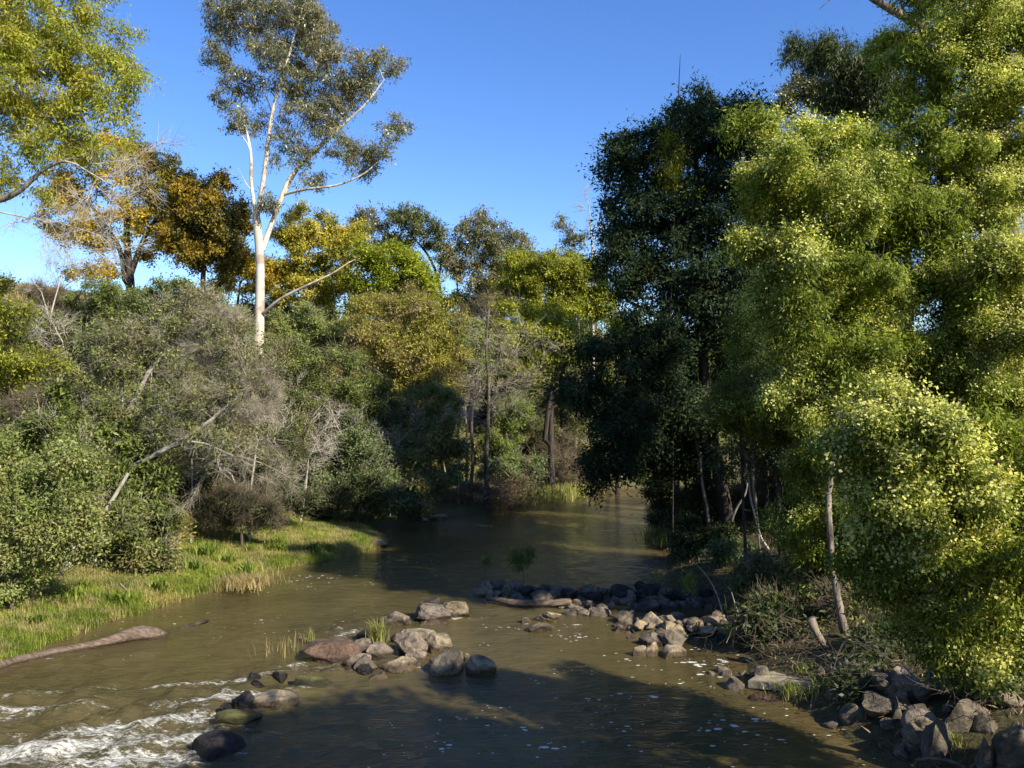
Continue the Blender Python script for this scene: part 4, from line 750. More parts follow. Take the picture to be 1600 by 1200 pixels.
# pale leafless saplings poking out of the left slope scrub
rng = np.random.default_rng(91)
SAP = [(470, 34, 'left of the ochre round tree foot'), (545, 38, 'before the feathery shrub'), (610, 39, 'below the ochre round tree'), (665, 41, 'over the flat waterline rock'), (510, 44, 'under the yellow wattle'), (430, 41, 'right of the white eucalypt base'), (350, 38, 'left of the white eucalypt base'),
       (230, 40, 'under the golden wattle'), (120, 35, 'on the slope at far left'), (70, 42, 'just under the ridge at far left'), (300, 29, 'in the hollow behind the grassy bank'), (390, 30, 'above the brambles of the hollow'), (580, 46, 'against the green dome tree'), (700, 47, 'beside the lime green shrub')]
sap = None
for k, (px, Y, where) in enumerate(SAP):
    b = px_base(px, Y) + [0, 0, .1]
    if sap is None:
        sap = o = plant('bare_sapling', 'x', 'sapling', (0, 0, 0), [[(0, 0, -.3, .045), (.1, 0, 1.2, .035), (.35, .1, 2.6, .02)], [(.05, 0, .7, .03), (-.4, .1, 1.7, .02)]], [(.3, 0, 3, 1.1, .8, 1.0), (-.5, 0, 2.2, .7, .6, .7)], 110, None, 'twig_pale', step=.3, seed=700, rtip=.008, inner=.1, trunk='stems', tw=('twig_pale', 420, .55, .0075, .5))
    else: o = copy_tree(sap)
    q_ = rng.uniform(.9, 1.5); o.location = b; o.scale = (q_, q_, q_); o.rotation_euler = (rng.uniform(-.2, .2), rng.uniform(-.25, .25), rng.uniform(0, 6.28))
    tag(o, 'pale leafless sapling standing ' + where, 'sapling', 'leafless saplings in the left bank scrub')

# single dead stems and logs
def stick(name, label, cat, pts, mat, sides=8, wob_=.0, group=None, flat=1.0, seed=0, cap=True, res=.12):
    rng = np.random.default_rng(seed)
    pts = np.array(pts, float); T = np.concatenate([[0], np.cumsum(np.linalg.norm(np.diff(pts[:, :3], axis=0), axis=1))]); m_ = max(4, int(T[-1] / res)); tt = np.linspace(0, T[-1], m_)
    q = np.stack([np.interp(tt, T, pts[:, k]) for k in range(4)], 1)
    for _ in range(3): q[1:-1] = (q[:-2] + 2 * q[1:-1] + q[2:]) / 4
    N, R = q[:, :3], q[:, 3]; D = norm(np.gradient(N, axis=0)); s = perp(D); t = np.cross(D, s)
    ang = np.arange(sides) * 2 * pi / sides; rr = R[:, None] * (1 + wob_ * rng.normal(size=(m_, sides)))
    V = N[:, None] + rr[..., None] * (np.cos(ang)[None, :, None] * s[:, None] + np.sin(ang)[None, :, None] * t[:, None])
    V = V.reshape(-1, 3); i = (np.arange(m_ - 1)[:, None] * sides); a = i + np.arange(sides); b = i + (np.arange(sides) + 1) % sides
    Q = [np.stack([a, b, b + sides, a + sides], -1).reshape(-1, 4)]
    e = len(V); V = np.vstack([V, N[0], N[-1]]); ar = np.arange(sides); nx = (ar + 1) % sides; l0 = (m_ - 1) * sides
    Q.append(np.stack([np.full(sides, e), nx, ar, np.full(sides, e)], 1)); Q.append(np.stack([np.full(sides, e + 1), l0 + ar, l0 + nx, np.full(sides, e + 1)], 1))
    base = N[0]; me_ = bpy.data.meshes.new(name)
    me_.from_pydata((V - base).tolist(), [], [tuple(f) for f in Q[0].tolist()] + [tuple(f[:3]) for f in np.vstack(Q[1:]).tolist()])
    me_.polygons.foreach_set('use_smooth', np.ones(len(me_.polygons), bool)); me_.update()
    o = obj(name, me_, M[mat]); o.location = base
    if label: tag(o, label, cat, group)
    return o
def L4(*p): return [(*onz(px, py, z), r) for px, py, z, r in p]
stick('sunken_log', 'long brown waterworn log lying half sunk in the river at left', 'log', L4((-80, 1070, .0, .15), (20, 1036, .0, .13), (90, 1020, .01, .12), (150, 1008, .04, .11), (185, 998, .09, .13), (212, 990, .13, .18), (234, 991, .08, .20), (254, 997, -.06, .16), (270, 1001, -.25, .08)), 'weathered', 18, .035, seed=1, res=.07)
stick('branch', 'thin dark branch tip breaking the water beyond the long brown log', 'branch', L4((262, 990, -.05, .05), (300, 976, .02, .05), (325, 971, .05, .035), (334, 966, .14, .012)), 'bark_dark', 6, .1)
stick('driftwood_log', 'reddish driftwood log lying against the shaded rock bar', 'log', L4((760, 934, .12, .06), (800, 942, .12, .09), (850, 943, .14, .10), (892, 940, .16, .09)), 'weathered', 10, .08, seed=2)
stick('trunk_snag', 'peeling sunlit trunk leaning on the right bank beside the concrete slab', 'tree trunk', [(*px_base(1322, 17.2), .10), (*at(1318, 985, 17.2), .085), (*at(1308, 930, 17.2), .075), (*at(1300, 885, 17.2), .065), (*at(1294, 780, 17.6), .055), (*at(1310, 640, 18.2), .045), (*at(1325, 520, 18.6), .03)], 'bark_peel', 10, .12, seed=3)
stick('broken_stump', 'short broken pale stump leaning by the peeling trunk', 'stump', [(*at(1300, 1030, 16.8), .03), (*at(1285, 1005, 16.8), .075), (*at(1272, 985, 16.8), .085), (*at(1266, 966, 16.8), .09)], 'bark_peel', 9, .14, seed=4)
stick('leaning_pole', 'smooth grey trunk leaning at the bottom right edge', 'tree trunk', [(*at(1612, 1095, 13.0), .10), (*at(1580, 1058, 13.2), .09), (*at(1556, 1028, 13.4), .085), (*at(1530, 980, 13.8), .08)], 'bark_lichen', 10, .06, seed=5)
stick('dead_branch', 'thin pale dead stem slanting over the pebble spit', 'branch', [(*at(1188, 1025, 18.3), .018), (*at(1165, 985, 18.4), .016), (*at(1150, 950, 18.5), .012), (*at(1143, 925, 18.5), .006)], 'twig_pale', 5, .1)
stick('dead_branch', 'dead stem leaning left above the end of the rock bar', 'branch', [(*at(1130, 960, 21), .02), (*at(1118, 920, 21.1), .02), (*at(1098, 890, 21.2), .014), (*at(1088, 882, 21.2), .006)], 'twig_grey', 5, .1)
stick('dead_branch', 'pale sapling pole leaning among the shaded right stems', 'branch', [(*px_base(1204, 26), .04), (*at(1188, 840, 26), .035), (*at(1172, 775, 26), .03), (*at(1166, 700, 26), .02)], 'twig_pale', 6, .1)
stick('dead_branch', 'crooked pale limb bending beside the blackwood trunk', 'branch', [(*at(1143, 815, 28), .045), (*at(1152, 790, 28), .04), (*at(1166, 773, 28), .03), (*at(1168, 755, 28), .02)], 'bark_grey', 6, .12)
stick('broken_stump', 'small pale snapped stump among the dark undergrowth', 'stump', [(*at(1174, 895, 23.5), .06), (*at(1172, 880, 23.5), .06), (*at(1169, 855, 23.5), .035)], 'bark_peel', 8, .15, seed=6)
stick('fallen_branch', 'grey fallen branch curving at the bottom right waterline', 'branch', L4((1430, 1188, .3, .02), (1470, 1182, .45, .03), (1500, 1192, .4, .03), (1530, 1212, .3, .03)), 'bark_mid', 6, .1)
stick('fallen_branch', 'pale branch lying on the left grass slope under the leaning trunk', 'branch', [(*gp(-10.9, 23.2, .16), .012), (*gp(-10.2, 22.6, .03), .02)], 'twig_pale', 5, .1)

# ------------------------------------------------------------------ rocks
def ico(sub):
    t = (1 + 5 ** .5) / 2
    v = [(-1, t, 0), (1, t, 0), (-1, -t, 0), (1, -t, 0), (0, -1, t), (0, 1, t), (0, -1, -t), (0, 1, -t), (t, 0, -1), (t, 0, 1), (-t, 0, -1), (-t, 0, 1)]
    f = [(0, 11, 5), (0, 5, 1), (0, 1, 7), (0, 7, 10), (0, 10, 11), (1, 5, 9), (5, 11, 4), (11, 10, 2), (10, 7, 6), (7, 1, 8), (3, 9, 4), (3, 4, 2), (3, 2, 6), (3, 6, 8), (3, 8, 9), (4, 9, 5), (2, 4, 11), (6, 2, 10), (8, 6, 7), (9, 8, 1)]
    v = [np.array(a) / np.linalg.norm(a) for a in v]
    for _ in range(sub):
        cache, nf = {}, []
        def mid(a, b):
            k = (min(a, b), max(a, b))
            if k not in cache: m_ = v[a] + v[b]; v.append(m_ / np.linalg.norm(m_)); cache[k] = len(v) - 1
            return cache[k]
        for a, b, c in f:
            x, y, z = mid(a, b), mid(b, c), mid(c, a); nf += [(a, x, z), (b, y, x), (c, z, y), (x, y, z)]
        f = nf
    return np.array(v), np.array(f)
ICO4, ICO3, ICO2 = ico(4), ico(3), ico(2)
def rock_mesh(seed, ic, cuts=14, rough_=.028, lo=.48, hi=.8):
    rng = np.random.default_rng(seed); v = ic[0].copy()
    for _ in range(cuts):
        nn = norm(rng.normal(size=3)); d = rng.uniform(lo, hi); k = v @ nn - d; v = v - np.maximum(k, 0)[:, None] * nn * .985
    for fr, am in ((2.2, rough_ * 1.3), (5, rough_ * .8), (11, rough_ * .45)):
        ph = rng.uniform(0, 6, 6); q = v * fr
        nz = np.sin(q[:, 0] + ph[0] + 1.3 * np.sin(q[:, 1] + ph[3])) * np.sin(q[:, 1] * 1.1 + ph[1] + np.sin(q[:, 2] + ph[4])) + np.sin(q[:, 2] * 1.2 + ph[2] + q[:, 0] * .6)
        v = v + norm(v) * (nz * am)[:, None]
    v = v / (np.ptp(v, axis=0) / 2); v -= (v.max(0) + v.min(0)) / 2
    return np_mesh('rock', v, ic[1], True)
def sharp(me_):
    try: me_.set_sharp_from_angle(angle=radians(28))
    except Exception: pass
def rock(label, px0, px1, ptop, pbot, mat, seed, deep=None, z0=-.15, rot=None, name='rock', cat='rock', group=None, cuts=15, base_z=0.0, tilt=0, lo=.45, hi=.78):
    """a boulder spanning columns px0..px1, its waterline at row pbot and top at row ptop"""
    c = onz((px0 + px1) / 2, pbot, base_z); wd = (px1 - px0) / F * c[1]; dp = (deep or .75) * wd; c[1] += dp * .35
    top = at((px0 + px1) / 2, ptop, c[1])[2]; h_ = max(top - base_z, .08) 
    h_ = max(.07, h_ - .0); bot = base_z + z0; hh = (base_z + h_ - bot) / 2
    me_ = rock_mesh(seed, ICO4 if wd > .6 else ICO3, cuts, lo=lo, hi=hi); sharp(me_)
    o = obj(name, me_, M[mat]); o.scale = (wd / 2, dp / 2, hh); o.location = (c[0], c[1], bot + hh)
    rng = np.random.default_rng(seed + 7); o.rotation_euler = (rng.uniform(-.1, .1) + tilt, rng.uniform(-.1, .1), rng.uniform(-.35, .35) if rot is None else rot)
    return tag(o, label, cat, group)
RK = [
 ('big russet block shaped boulder at the left end of the rock island', 468, 562, 998, 1036, 'rock_red', 401, dict(cuts=14, lo=.5, hi=.75, deep=.7, rot=.12)),
 ('dark wedge rock touching the russet boulder on its right', 534, 580, 1020, 1044, 'rock', 402, {}),
 ('small brown rock right behind the russet boulder', 540, 582, 1000, 1020, 'rock', 403, {}),
 ('grey angular slab below the reed tuft', 568, 612, 1004, 1030, 'rock', 404, dict(cuts=12)),
 ('pinkish round topped boulder in the middle of the rock island', 612, 668, 988, 1026, 'rock', 405, dict(cuts=8)),
 ('pale flat boulder at the back of the rock island', 628, 686, 982, 1008, 'rock_tan', 406, dict(cuts=12)),
 ('tan rounded boulder at the right of the rock island behind', 664, 708, 990, 1020, 'rock_tan', 407, {}),
 ('low cream slab sloping into the water in front of the rock island', 588, 654, 1026, 1050, 'rock_tan', 408, dict(cuts=12, deep=.8)),
 ('pinkish front rock below the round topped boulder', 632, 668, 1010, 1036, 'rock', 409, {}),
 ('dark cracked boulder second from the right end of the island', 668, 726, 1018, 1056, 'rock_bank', 410, dict(cuts=11)),
 ('tan domed boulder at the right end of the rock island', 724, 776, 1026, 1056, 'rock_tan', 411, dict(cuts=6, lo=.6)),
 ('small pebble wedged between the dark cracked and tan domed boulders', 722, 738, 1020, 1034, 'rock_tan', 412, {}),
 ('black wet rock left of the reed tuft', 555, 578, 984, 1000, 'rock_dark', 413, {}),
 ('brown rock behind the reed tuft', 590, 640, 956, 978, 'rock', 414, dict(cuts=12)),
 ('large pinkish boulder at the back of the stream', 643, 706, 944, 973, 'rock', 415, dict(cuts=10)),
 ('pale boulder leaning on the large pinkish back boulder', 688, 738, 936, 966, 'rock_tan', 416, dict(cuts=9)),
 ('flat ledge rock under the large pinkish back boulder', 652, 700, 966, 977, 'rock_tan', 417, {}),
 ('dark rock behind the back boulders', 655, 690, 934, 950, 'rock_dark', 418, {}),
 ('brown rock right of the reed tuft base', 606, 640, 984, 1004, 'rock', 419, {}),
 ('black wet rock in front of the island, lowest one', 556, 582, 1038, 1054, 'rock_dark', 420, {}),
 ('dark brown rock in front of the island near the cream slab', 552, 590, 1024, 1048, 'rock_bank', 421, dict(cuts=11)),
 ('half submerged cream stone in front of the island', 572, 606, 1050, 1062, 'rock_tan', 422, dict(z0=-.2)),
 ('submerged mossy boulder left of the island front', 458, 516, 1056, 1076, 'rock_moss', 423, dict(z0=-.2)),
 ('buff flat topped boulder at the head of the rapids', 392, 462, 1078, 1106, 'rock_tan', 424, dict(cuts=10, deep=.6)),
 ('black rock left of the buff boulder', 358, 402, 1082, 1108, 'rock_dark', 425, {}),
 ('mossy olive boulder below the buff boulder', 332, 402, 1106, 1132, 'rock_moss', 426, dict(cuts=8, deep=.9)),
 ('small black rock upstream in the rapids, left one', 383, 406, 1050, 1066, 'rock_dark', 427, {}),
 ('small black rock upstream in the rapids, right one', 420, 448, 1048, 1064, 'rock_dark', 428, {}),
 ('low black rock awash under the two small rapids rocks', 384, 414, 1064, 1074, 'rock_dark', 429, {}),
 ('dark boulder at the foot of the rapids', 286, 372, 1142, 1180, 'rock_dark', 430, dict(cuts=8, deep=.9, z0=-.3)),
 ('small black rock left of the mossy olive boulder', 342, 364, 1100, 1114, 'rock_dark', 431, {}),
 ('tan boulder in mid stream right of the back boulders', 836, 878, 952, 972, 'rock_tan', 432, dict(cuts=12)),
 ('low cream rock in front of the mid stream tan boulder', 826, 866, 974, 988, 'rock_tan', 433, {}),
 ('tiny brown rock left of the mid stream tan boulder', 814, 832, 964, 974, 'rock_tan', 434, {}),
 ('pale stone at the front edge of the shaded rock bar', 922, 948, 948, 962, 'rock_tan', 435, {}),
 ('grey boulder at the left of the pebble spit', 960, 1000, 954, 974, 'rock_bank', 436, dict(cuts=10)),
 ('angular sunlit boulder at the tip of the pebble spit', 1038, 1080, 982, 1012, 'rock_bank', 437, dict(cuts=10)),
 ('cream boulder at the water edge of the pebble spit', 1034, 1074, 1008, 1028, 'rock_tan', 438, {}),
 ('tan rock at the left foot of the pebble spit', 988, 1014, 1008, 1026, 'rock_tan', 439, {}),
 ('narrow upright rock beside the tan foot rock', 1008, 1030, 1002, 1026, 'rock_tan', 440, {}),
 ('shadowed rock between the upright rock and the angular boulder', 1000, 1042, 988, 1010, 'rock', 441, {}),
 ('flat sunlit rock on the left rim of the pebble spit', 956, 984, 976, 988, 'rock_tan', 442, {}),
 ('submerged orange stone beside the concrete slab', 1170, 1220, 1086, 1098, 'rock_red', 443, dict(z0=-.2)),
 ('small grey stone under the concrete slab', 1198, 1214, 1066, 1080, 'rock', 444, {}),
 ('flat pale rock at the waterline by the olive shrub', 672, 700, 803, 812, 'rock_tan', 445, dict(cuts=12)),
 ('grey stone left of the flat waterline rock', 655, 672, 808, 817, 'rock', 446, {}),
 ('pale stone on the grassy spit of the left bank', 528, 550, 838, 852, 'rock_tan', 447, dict(base_z=.12)),
 ('rounded stone near the tip of the left grassy spit', 574, 604, 842, 852, 'rock_tan', 448, dict(base_z=.1)),
 ('stone in the grass of the left bank slope', 318, 340, 848, 862, 'rock', 449, dict(base_z=.42)),
]
for lab, a, b, t, d, mt, sdd, kw in RK: rock(lab, a, b, t, d, mt, sdd, **kw)
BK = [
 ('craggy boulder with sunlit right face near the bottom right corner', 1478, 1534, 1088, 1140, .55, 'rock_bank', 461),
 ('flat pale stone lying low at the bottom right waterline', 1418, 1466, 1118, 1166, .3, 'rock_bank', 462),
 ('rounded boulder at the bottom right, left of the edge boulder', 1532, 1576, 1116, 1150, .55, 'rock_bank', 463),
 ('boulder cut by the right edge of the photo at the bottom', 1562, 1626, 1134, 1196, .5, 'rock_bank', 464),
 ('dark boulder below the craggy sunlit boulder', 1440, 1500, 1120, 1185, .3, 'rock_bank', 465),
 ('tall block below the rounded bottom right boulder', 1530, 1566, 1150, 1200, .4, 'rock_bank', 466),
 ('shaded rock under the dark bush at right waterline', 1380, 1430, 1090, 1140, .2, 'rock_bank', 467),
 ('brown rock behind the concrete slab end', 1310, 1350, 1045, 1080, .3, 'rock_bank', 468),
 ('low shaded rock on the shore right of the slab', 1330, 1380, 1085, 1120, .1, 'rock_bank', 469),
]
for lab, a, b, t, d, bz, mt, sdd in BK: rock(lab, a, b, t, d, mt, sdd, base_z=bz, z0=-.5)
# small stones of the bar, the spit and the shore
protos = [rock_mesh(500 + i, ICO2, 8) for i in range(8)]
for q in protos: sharp(q)
rng = np.random.default_rng(77)
def scatter(n, gen, mats, smin, smax, label, group, sink=.25, name='river_stone', flatz=.6):
    pm = {}
    for k in range(n):
        x, y = gen(rng); s = smin + (smax - smin) * rng.random() ** 2.0; mt = mats[rng.integers(len(mats))]
        key = (int(rng.integers(len(protos))), mt)
        if key not in pm:
            mm = protos[key[0]].copy(); mm.materials.clear(); mm.materials.append(M[mt]); pm[key] = mm
        o = obj(name, pm[key], None); sz = s * rng.uniform(.45, .9); o.scale = (s, s * rng.uniform(.6, 1.1), sz)
        z = gz(x, y); z = max(z, -.06); o.location = (x, y, z + sz * (1 - 2 * sink)); o.rotation_euler = (rng.uniform(-.3, .3), rng.uniform(-.3, .3), rng.uniform(0, 6.28))
        tag(o, label, 'stone', group)
def lineg(a, b, w_):
    a, b = np.array(a, float), np.array(b, float); nn = norm(np.array([-(b - a)[1], (b - a)[0]]))
    return lambda r: a + (b - a) * r.random() + nn * r.normal() * w_
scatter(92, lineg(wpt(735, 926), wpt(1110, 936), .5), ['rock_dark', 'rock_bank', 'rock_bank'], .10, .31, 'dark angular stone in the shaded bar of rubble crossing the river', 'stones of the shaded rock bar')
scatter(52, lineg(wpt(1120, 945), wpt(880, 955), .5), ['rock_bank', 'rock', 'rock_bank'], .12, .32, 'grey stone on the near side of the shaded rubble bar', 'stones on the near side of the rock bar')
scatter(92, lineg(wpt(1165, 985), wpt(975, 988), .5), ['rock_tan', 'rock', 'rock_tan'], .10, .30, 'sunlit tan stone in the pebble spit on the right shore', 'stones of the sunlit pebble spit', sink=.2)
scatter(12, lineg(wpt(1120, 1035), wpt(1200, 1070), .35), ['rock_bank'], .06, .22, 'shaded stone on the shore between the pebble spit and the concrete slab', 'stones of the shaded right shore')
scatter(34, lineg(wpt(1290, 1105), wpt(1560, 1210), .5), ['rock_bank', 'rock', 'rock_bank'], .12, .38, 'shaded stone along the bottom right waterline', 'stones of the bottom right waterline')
scatter(10, lineg(wpt(500, 1045), wpt(600, 1045), .15), ['rock_dark', 'rock'], .07, .16, 'small wet stone in front of the rock island', 'wet stones before the rock island')
scatter(8, lineg(wpt(580, 1010), wpt(700, 1012), .25), ['rock', 'rock_dark'], .08, .2, 'small stone filling a gap between the island boulders', 'gap stones of the rock island')

# concrete slab
import bmesh
def slab():
    a = [onz(1168, 1063, .16), onz(1282, 1071, .30), onz(1292, 1047, .30), onz(1190, 1049, .20)]
    bm = bmesh.new(); tp = [bm.verts.new(p) for p in a]; bt = [bm.verts.new((p[0], p[1], p[2] - .16)) for p in a]
    bm.faces.new(tp); bm.faces.new(bt[::-1])
    for i in range(4): bm.faces.new((tp[i], bt[i], bt[(i + 1) % 4], tp[(i + 1) % 4]))
    bmesh.ops.recalc_face_normals(bm, faces=bm.faces); bmesh.ops.bevel(bm, geom=list(bm.edges), offset=.015, segments=2, affect='EDGES')
    me_ = bpy.data.meshes.new('concrete_slab'); bm.to_mesh(me_); bm.free(); return me_
m, n, out = newmat('weathered_concrete'); tc = n.nodes.new('ShaderNodeTexCoord'); nf = noise(n, tc.outputs['Object'], 5, 7, .7)
p = prin(n, ramp(n, nf, [(.35, (.20, .16, .10)), (.6, (.36, .31, .21))]), .9, .2, bump(n, nf, .4, .03)); n.links.new(p.outputs[0], out.inputs[0])
tag(obj('concrete_slab', slab(), m), 'long flat tan concrete slab jutting from the right bank over the water', 'slab')
rock('rough upright concrete lump at the bank end of the slab', 1278, 1300, 1040, 1072, 'rock_bank', 480, base_z=.25, z0=-.3, name='concrete_lump', cat='rubble')

# ------------------------------------------------------------------ grass and reeds
def blades(rng, P, h, w_, lean=.5, curve=.5):
    n = len(P); a = rng.uniform(0, 2 * pi, n); l = rng.uniform(.1, 1, n) * lean; hh = h * rng.uniform(.5, 1.3, n)
    dr_ = np.stack([np.cos(a), np.sin(a), np.zeros(n)], 1); s = np.stack([-np.sin(a), np.cos(a), np.zeros(n)], 1) * (w_ / 2 * rng.uniform(.6, 1.3, n))[:, None]
    up = np.array([0, 0, 1.]); m1 = P + up * (hh * .55)[:, None] + dr_ * (hh * l * .35)[:, None]; tp = P + up * (hh * (1 - l * curve * .6))[:, None] + dr_ * (hh * l)[:, None]
    v = np.stack([P - s, P + s, m1 + s * .8, tp, m1 - s * .8], 1).reshape(-1, 3); b = np.arange(n)[:, None] * 5
    return v, np.concatenate([b + np.array([0, 1, 2, 4]), b + np.array([4, 2, 3, 3])])
def blade_mesh(name, rng, P, h, w_, **k):
    v, q = blades(rng, P, h, w_, **k); n = len(q) // 2
    tri = q[n:, :3]; quad = q[:n]
    me_ = bpy.data.meshes.new(name); me_.vertices.add(len(v)); me_.vertices.foreach_set('co', v.astype(np.float32).ravel())
    li = np.concatenate([quad.ravel(), tri.ravel()]).astype(np.int32); me_.loops.add(len(li)); me_.loops.foreach_set('vertex_index', li)
    me_.polygons.add(2 * n); me_.polygons.foreach_set('loop_start', np.concatenate([np.arange(n) * 4, n * 4 + np.arange(n) * 3]).astype(np.int32)); me_.update(calc_edges=True)
    return me_
def scatterP(rng, n, box, test):
    x = rng.uniform(box[0], box[1], n); y = rng.uniform(box[2], box[3], n); P = np.stack([x, y], 1); P = P[test(P)]
    return np.column_stack([P, ground(P[:, 0], P[:, 1]) - .02])
rng = np.random.default_rng(9)
hgt = lambda P: (.6 + .9 * np.clip(.5 + .35 * np.sin(P[:, 0] * 2.3 + 1.3 * np.sin(P[:, 1] * 1.7)) + .35 * np.sin(P[:, 1] * 2.9 + P[:, 0]), 0, 1))
P = scatterP(rng, 380000, (-18, -4, 15, 36), lambda P: (~inside(P)) & (chain_dist(P, LEFT) < 5.2) & (rng.random(len(P)) < np.interp(chain_dist(P, LEFT), [0, 3.5, 5.2], [1, .9, .2])))
tag(obj('grass', blade_mesh('grass', rng, P, .14 * hgt(P), .013, lean=1.0), M['grass']), 'lush sunlit green and straw grass covering the left river bank', 'grass', kind='stuff')
# taller straw clumps on the bank edge
P0 = scatterP(rng, 9000, (-14, -5, 16, 34), lambda P: (~inside(P)) & (rng.random(len(P)) < np.interp(chain_dist(P, LEFT), [0, .3, 1.5, 4.5], [1, .8, .25, .1])) & (chain_dist(P, LEFT) < 4.5))
P = np.repeat(P0, 60, 0) + np.column_stack([rng.normal(size=(len(P0) * 60, 2)) * .11, np.zeros(len(P0) * 60)])
tag(obj('bank_grass', blade_mesh('bank_grass', rng, P, .25, .012, lean=1.3, curve=.9), M['grass']), 'taller tussocky grass along the left water edge', 'grass', kind='stuff')
P = scatterP(rng, 240000, (-45, -2, 34, 75), lambda P: (chain_dist(P, LEFT) > 20) & (chain_dist(P, LEFT) < 34) & (rng.random(len(P)) < .8))
tag(obj('dry_grass', blade_mesh('dry_grass', rng, P, .38, .03, lean=.6), M['grass_dry']), 'golden dry grass on the ridge top behind the left trees', 'grass', kind='stuff')
P = scatterP(rng, 60000, (-30, 0, 20, 60), lambda P: (~inside(P)) & (chain_dist(P, LEFT) > 5) & (chain_dist(P, LEFT) < 20) & (P[:, 0] < 2))
tag(obj('slope_grass', blade_mesh('slope_grass', rng, P, .3, .03, lean=.8), M['grass']), 'rough grass between the shrubs on the left slope', 'grass', kind='stuff')
P = scatterP(rng, 60000, (4, 22, 11, 45), lambda P: (~inside(P)) & (chain_dist(P, RIGHT) < 14)); P[:, 2] += .03
v, q = leaves(rng, P, len(P), (.02, .02, .03), .16, .02, -.1, 1.5); tag(obj('leaf_litter', np_mesh('leaf_litter', v, q), M['litter']), 'brown leaf and bark litter on the shaded right bank', 'leaf litter', kind='stuff')
def tuft(name, label, cat, c, n, h, w_, sp, mat, seed, lean=.7, group=None):
    rng = np.random.default_rng(seed); P = np.zeros((n, 3)); P[:, :2] = rng.normal(size=(n, 2)) * sp
    o = obj(name, blade_mesh(name, rng, P, h, w_, lean=lean, curve=.7), M[mat]); o.location = c; return tag(o, label, cat, group)
tuft('reed_tuft', 'bright yellow green reed tuft growing on the rock island', 'reeds', onz(592, 1003, .08), 190, .52, .016, .10, 'reed', 1, .8)
tuft('grass_tuft', 'small dry yellow grass tuft behind the russet boulder', 'grass tuft', onz(484, 1002, .05), 40, .32, .012, .05, 'reed', 2, .5)
tuft('grass_tuft', 'green grass clump at the end of the concrete slab', 'grass tuft', onz(1300, 1080, .2), 260, .34, .012, .18, 'grass', 3, .9)
tuft('grass_tuft', 'green grass clump in front of the concrete slab', 'grass tuft', onz(1245, 1086, .08), 240, .28, .012, .18, 'grass', 4, .9)
tuft('grass_tuft', 'sunlit grass clump on the pebble spit', 'grass tuft', onz(1152, 990, .2), 260, .30, .014, .2, 'grass', 5, .8)
tuft('grass_tuft', 'green weed sprig behind the concrete slab', 'grass tuft', onz(1262, 1048, .3), 120, .24, .02, .12, 'lime', 6, .9)
tuft('strap_plant', 'drooping strap leaved plant under the front wattle', 'plant', np.array([*at(1500, 1075, 13.6)]), 120, .75, .035, .12, 'strap', 7, 1.2)
tuft('reed_tuft', 'olive reeds at the water edge on the river bend', 'reeds', onz(845, 782, .1), 900, .9, .03, .8, 'reed', 8, .7)
tuft('reed_tuft', 'low reeds under the blue green bush of the bend', 'reeds', onz(800, 788, .1), 500, .6, .03, .6, 'grass', 9, .8)
tuft('reed_tuft', 'pale reeds left of the far bank thicket', 'reeds', onz(890, 775, .1), 500, .8, .035, .7, 'reed', 10, .7)
tuft('reed_tuft', 'dark reeds hanging over the shaded waterline below the blackwood', 'reeds', onz(1030, 850, .1), 260, .8, .02, .3, 'strap', 11, .9)
tuft('grass_tuft', 'thin dead stalks left of the russet boulder', 'grass tuft', onz(438, 1018, .0), 50, .42, .01, .3, 'grass_dry', 12, .6)
tuft('grass_tuft', 'straw tussock at the tip of the grassy left bank', 'grass tuft', onz(385, 915, .12), 900, .42, .014, .4, 'grass_dry', 13, 1.0)
tuft('grass_tuft', 'grass clump on the shaded left spit', 'grass tuft', onz(455, 862, .2), 400, .4, .014, .25, 'reed', 14, .9)
tuft('grass_tuft', 'pale weed clump at the far end of the rock bar', 'grass tuft', onz(1160, 955, .25), 200, .28, .014, .15, 'grass', 15, .8)
tuft('grass_tuft', 'sprigs of grass near the bottom right boulders', 'grass tuft', onz(1485, 1170, .35), 160, .25, .014, .14, 'grass', 16, .8)
rng = np.random.default_rng(31); first = None
for k in range(34):                                           # broad leaved weeds dotted along the grassy bank
    t_ = rng.uniform(0, 1); a = LEFT[3 + int(t_ * 5)]; b = LEFT[4 + int(t_ * 5)]; p_ = a + (b - a) * rng.random() + np.array([-rng.uniform(.3, 3.2), rng.uniform(-.2, .6)])
    c = (p_[0], p_[1], gz(*p_) - .02)
    if first is None:
        first = tuft('bank_weed', 'leafy weed in the sunlit grass of the left bank', 'weed', c, 90, .34, .035, .09, 'lime', 400, 1.1, 'weeds in the grass of the left bank')
    else:
        o = first.copy(); C.objects.link(o); o.location = c; q_ = rng.uniform(.6, 1.5); o.scale = (q_, q_, q_); o.rotation_euler = (0, 0, rng.uniform(0, 6))
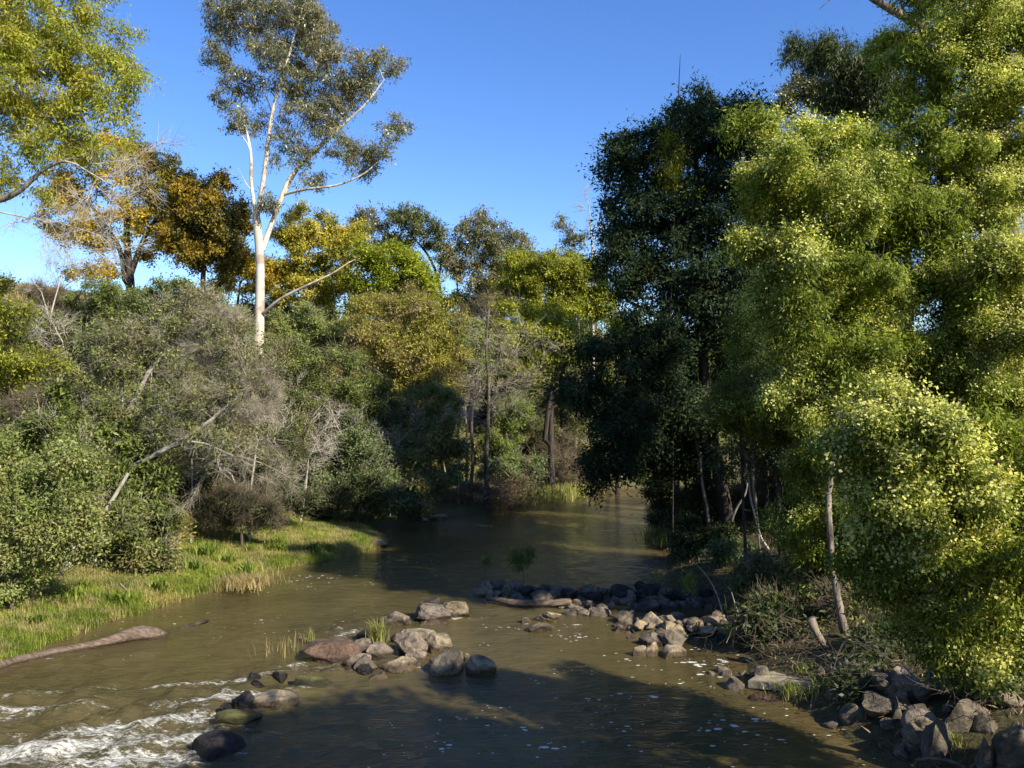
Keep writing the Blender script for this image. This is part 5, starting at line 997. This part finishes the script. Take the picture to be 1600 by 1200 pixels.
def sprout(label, px, py, h, w_, seed, mat='shrub_green', cnt=500, z=.1):
    b = onz(px, py, z)
    return plant('river_plant', label, 'plant', b, [[(*b, .012), (*(b + [0, 0, h * .3]), .01)]], [(b[0], b[1], b[2] + h * .7, w_, w_ * .7, h * .35)], 30, (mat, cnt, (.06, .06, .1), .11, .022, -.7, .1), 'bark_mid', step=.12, seed=seed, trunk='stems', crown='foliage', rtip=.004)
sprout('dark leafy willow sprout standing on the shaded rock bar', 818, 912, 1.0, .42, 90, cnt=1400)
sprout('small dark sprig in the water left of the willow sprout', 757, 900, .6, .14, 91, cnt=220, z=0)
sprout('slim green sapling above the pebble spit', 1077, 950, .9, .12, 92, 'lime', 240, .3)
sprout('thin weed stalk on the right part of the rock bar', 1028, 925, .45, .14, 93, 'grass', 160)
# driftwood tangle at the bend
rng = np.random.default_rng(12); c = onz(750, 795, .1)
Cn = c + rng.normal(size=(60, 3)) * np.array([1.5, .7, .35]) + [0, .5, .7]; Dn = norm(rng.normal(size=(60, 3)) * [1, 1, .5])
v1 = twigs(rng, Cn, Dn, 420, 1.3, .028, .2, .6, 3); v2 = twigs(rng, Cn, Dn, 1400, .8, .009, .3, .9, 2); v, q = join([v1, v2])
o = obj('driftwood_pile', np_mesh('driftwood_pile', v - c, q, True), bark_mat('rusty_driftwood', (.10, .06, .035), (.28, .19, .12), 3, 1)); o.location = c; tag(o, 'rusty brown tangle of roots and driftwood at the river bend', 'driftwood', kind='stuff')
for k, (cx, cy_, z, s, cnt, lab) in enumerate([(1230, 1000, .6, .6, 140, 'dead twig heap on the right bank beside the broken stump'), (1360, 1040, .9, .8, 200, 'brown brush heap behind the concrete slab'), (1190, 930, .5, .7, 150, 'pale brush pile under the tangled bush'), (1540, 1110, .8, .4, 120, 'twig litter caught between the bottom right boulders')]):
    c = onz(cx, cy_, z); Cn = c + rng.normal(size=(40, 3)) * np.array([s, s * .6, .2]); Dn = norm(rng.normal(size=(40, 3)) * [1, 1, .4])
    v, q = twigs(rng, Cn, Dn, cnt, .7, .007, .15, .5, 3); o = obj('brush_pile', np_mesh('brush_pile', v - c, q, True), M['bark_mid' if k % 2 else 'twig_brown']); o.location = c; tag(o, lab, 'brush pile', kind='stuff')
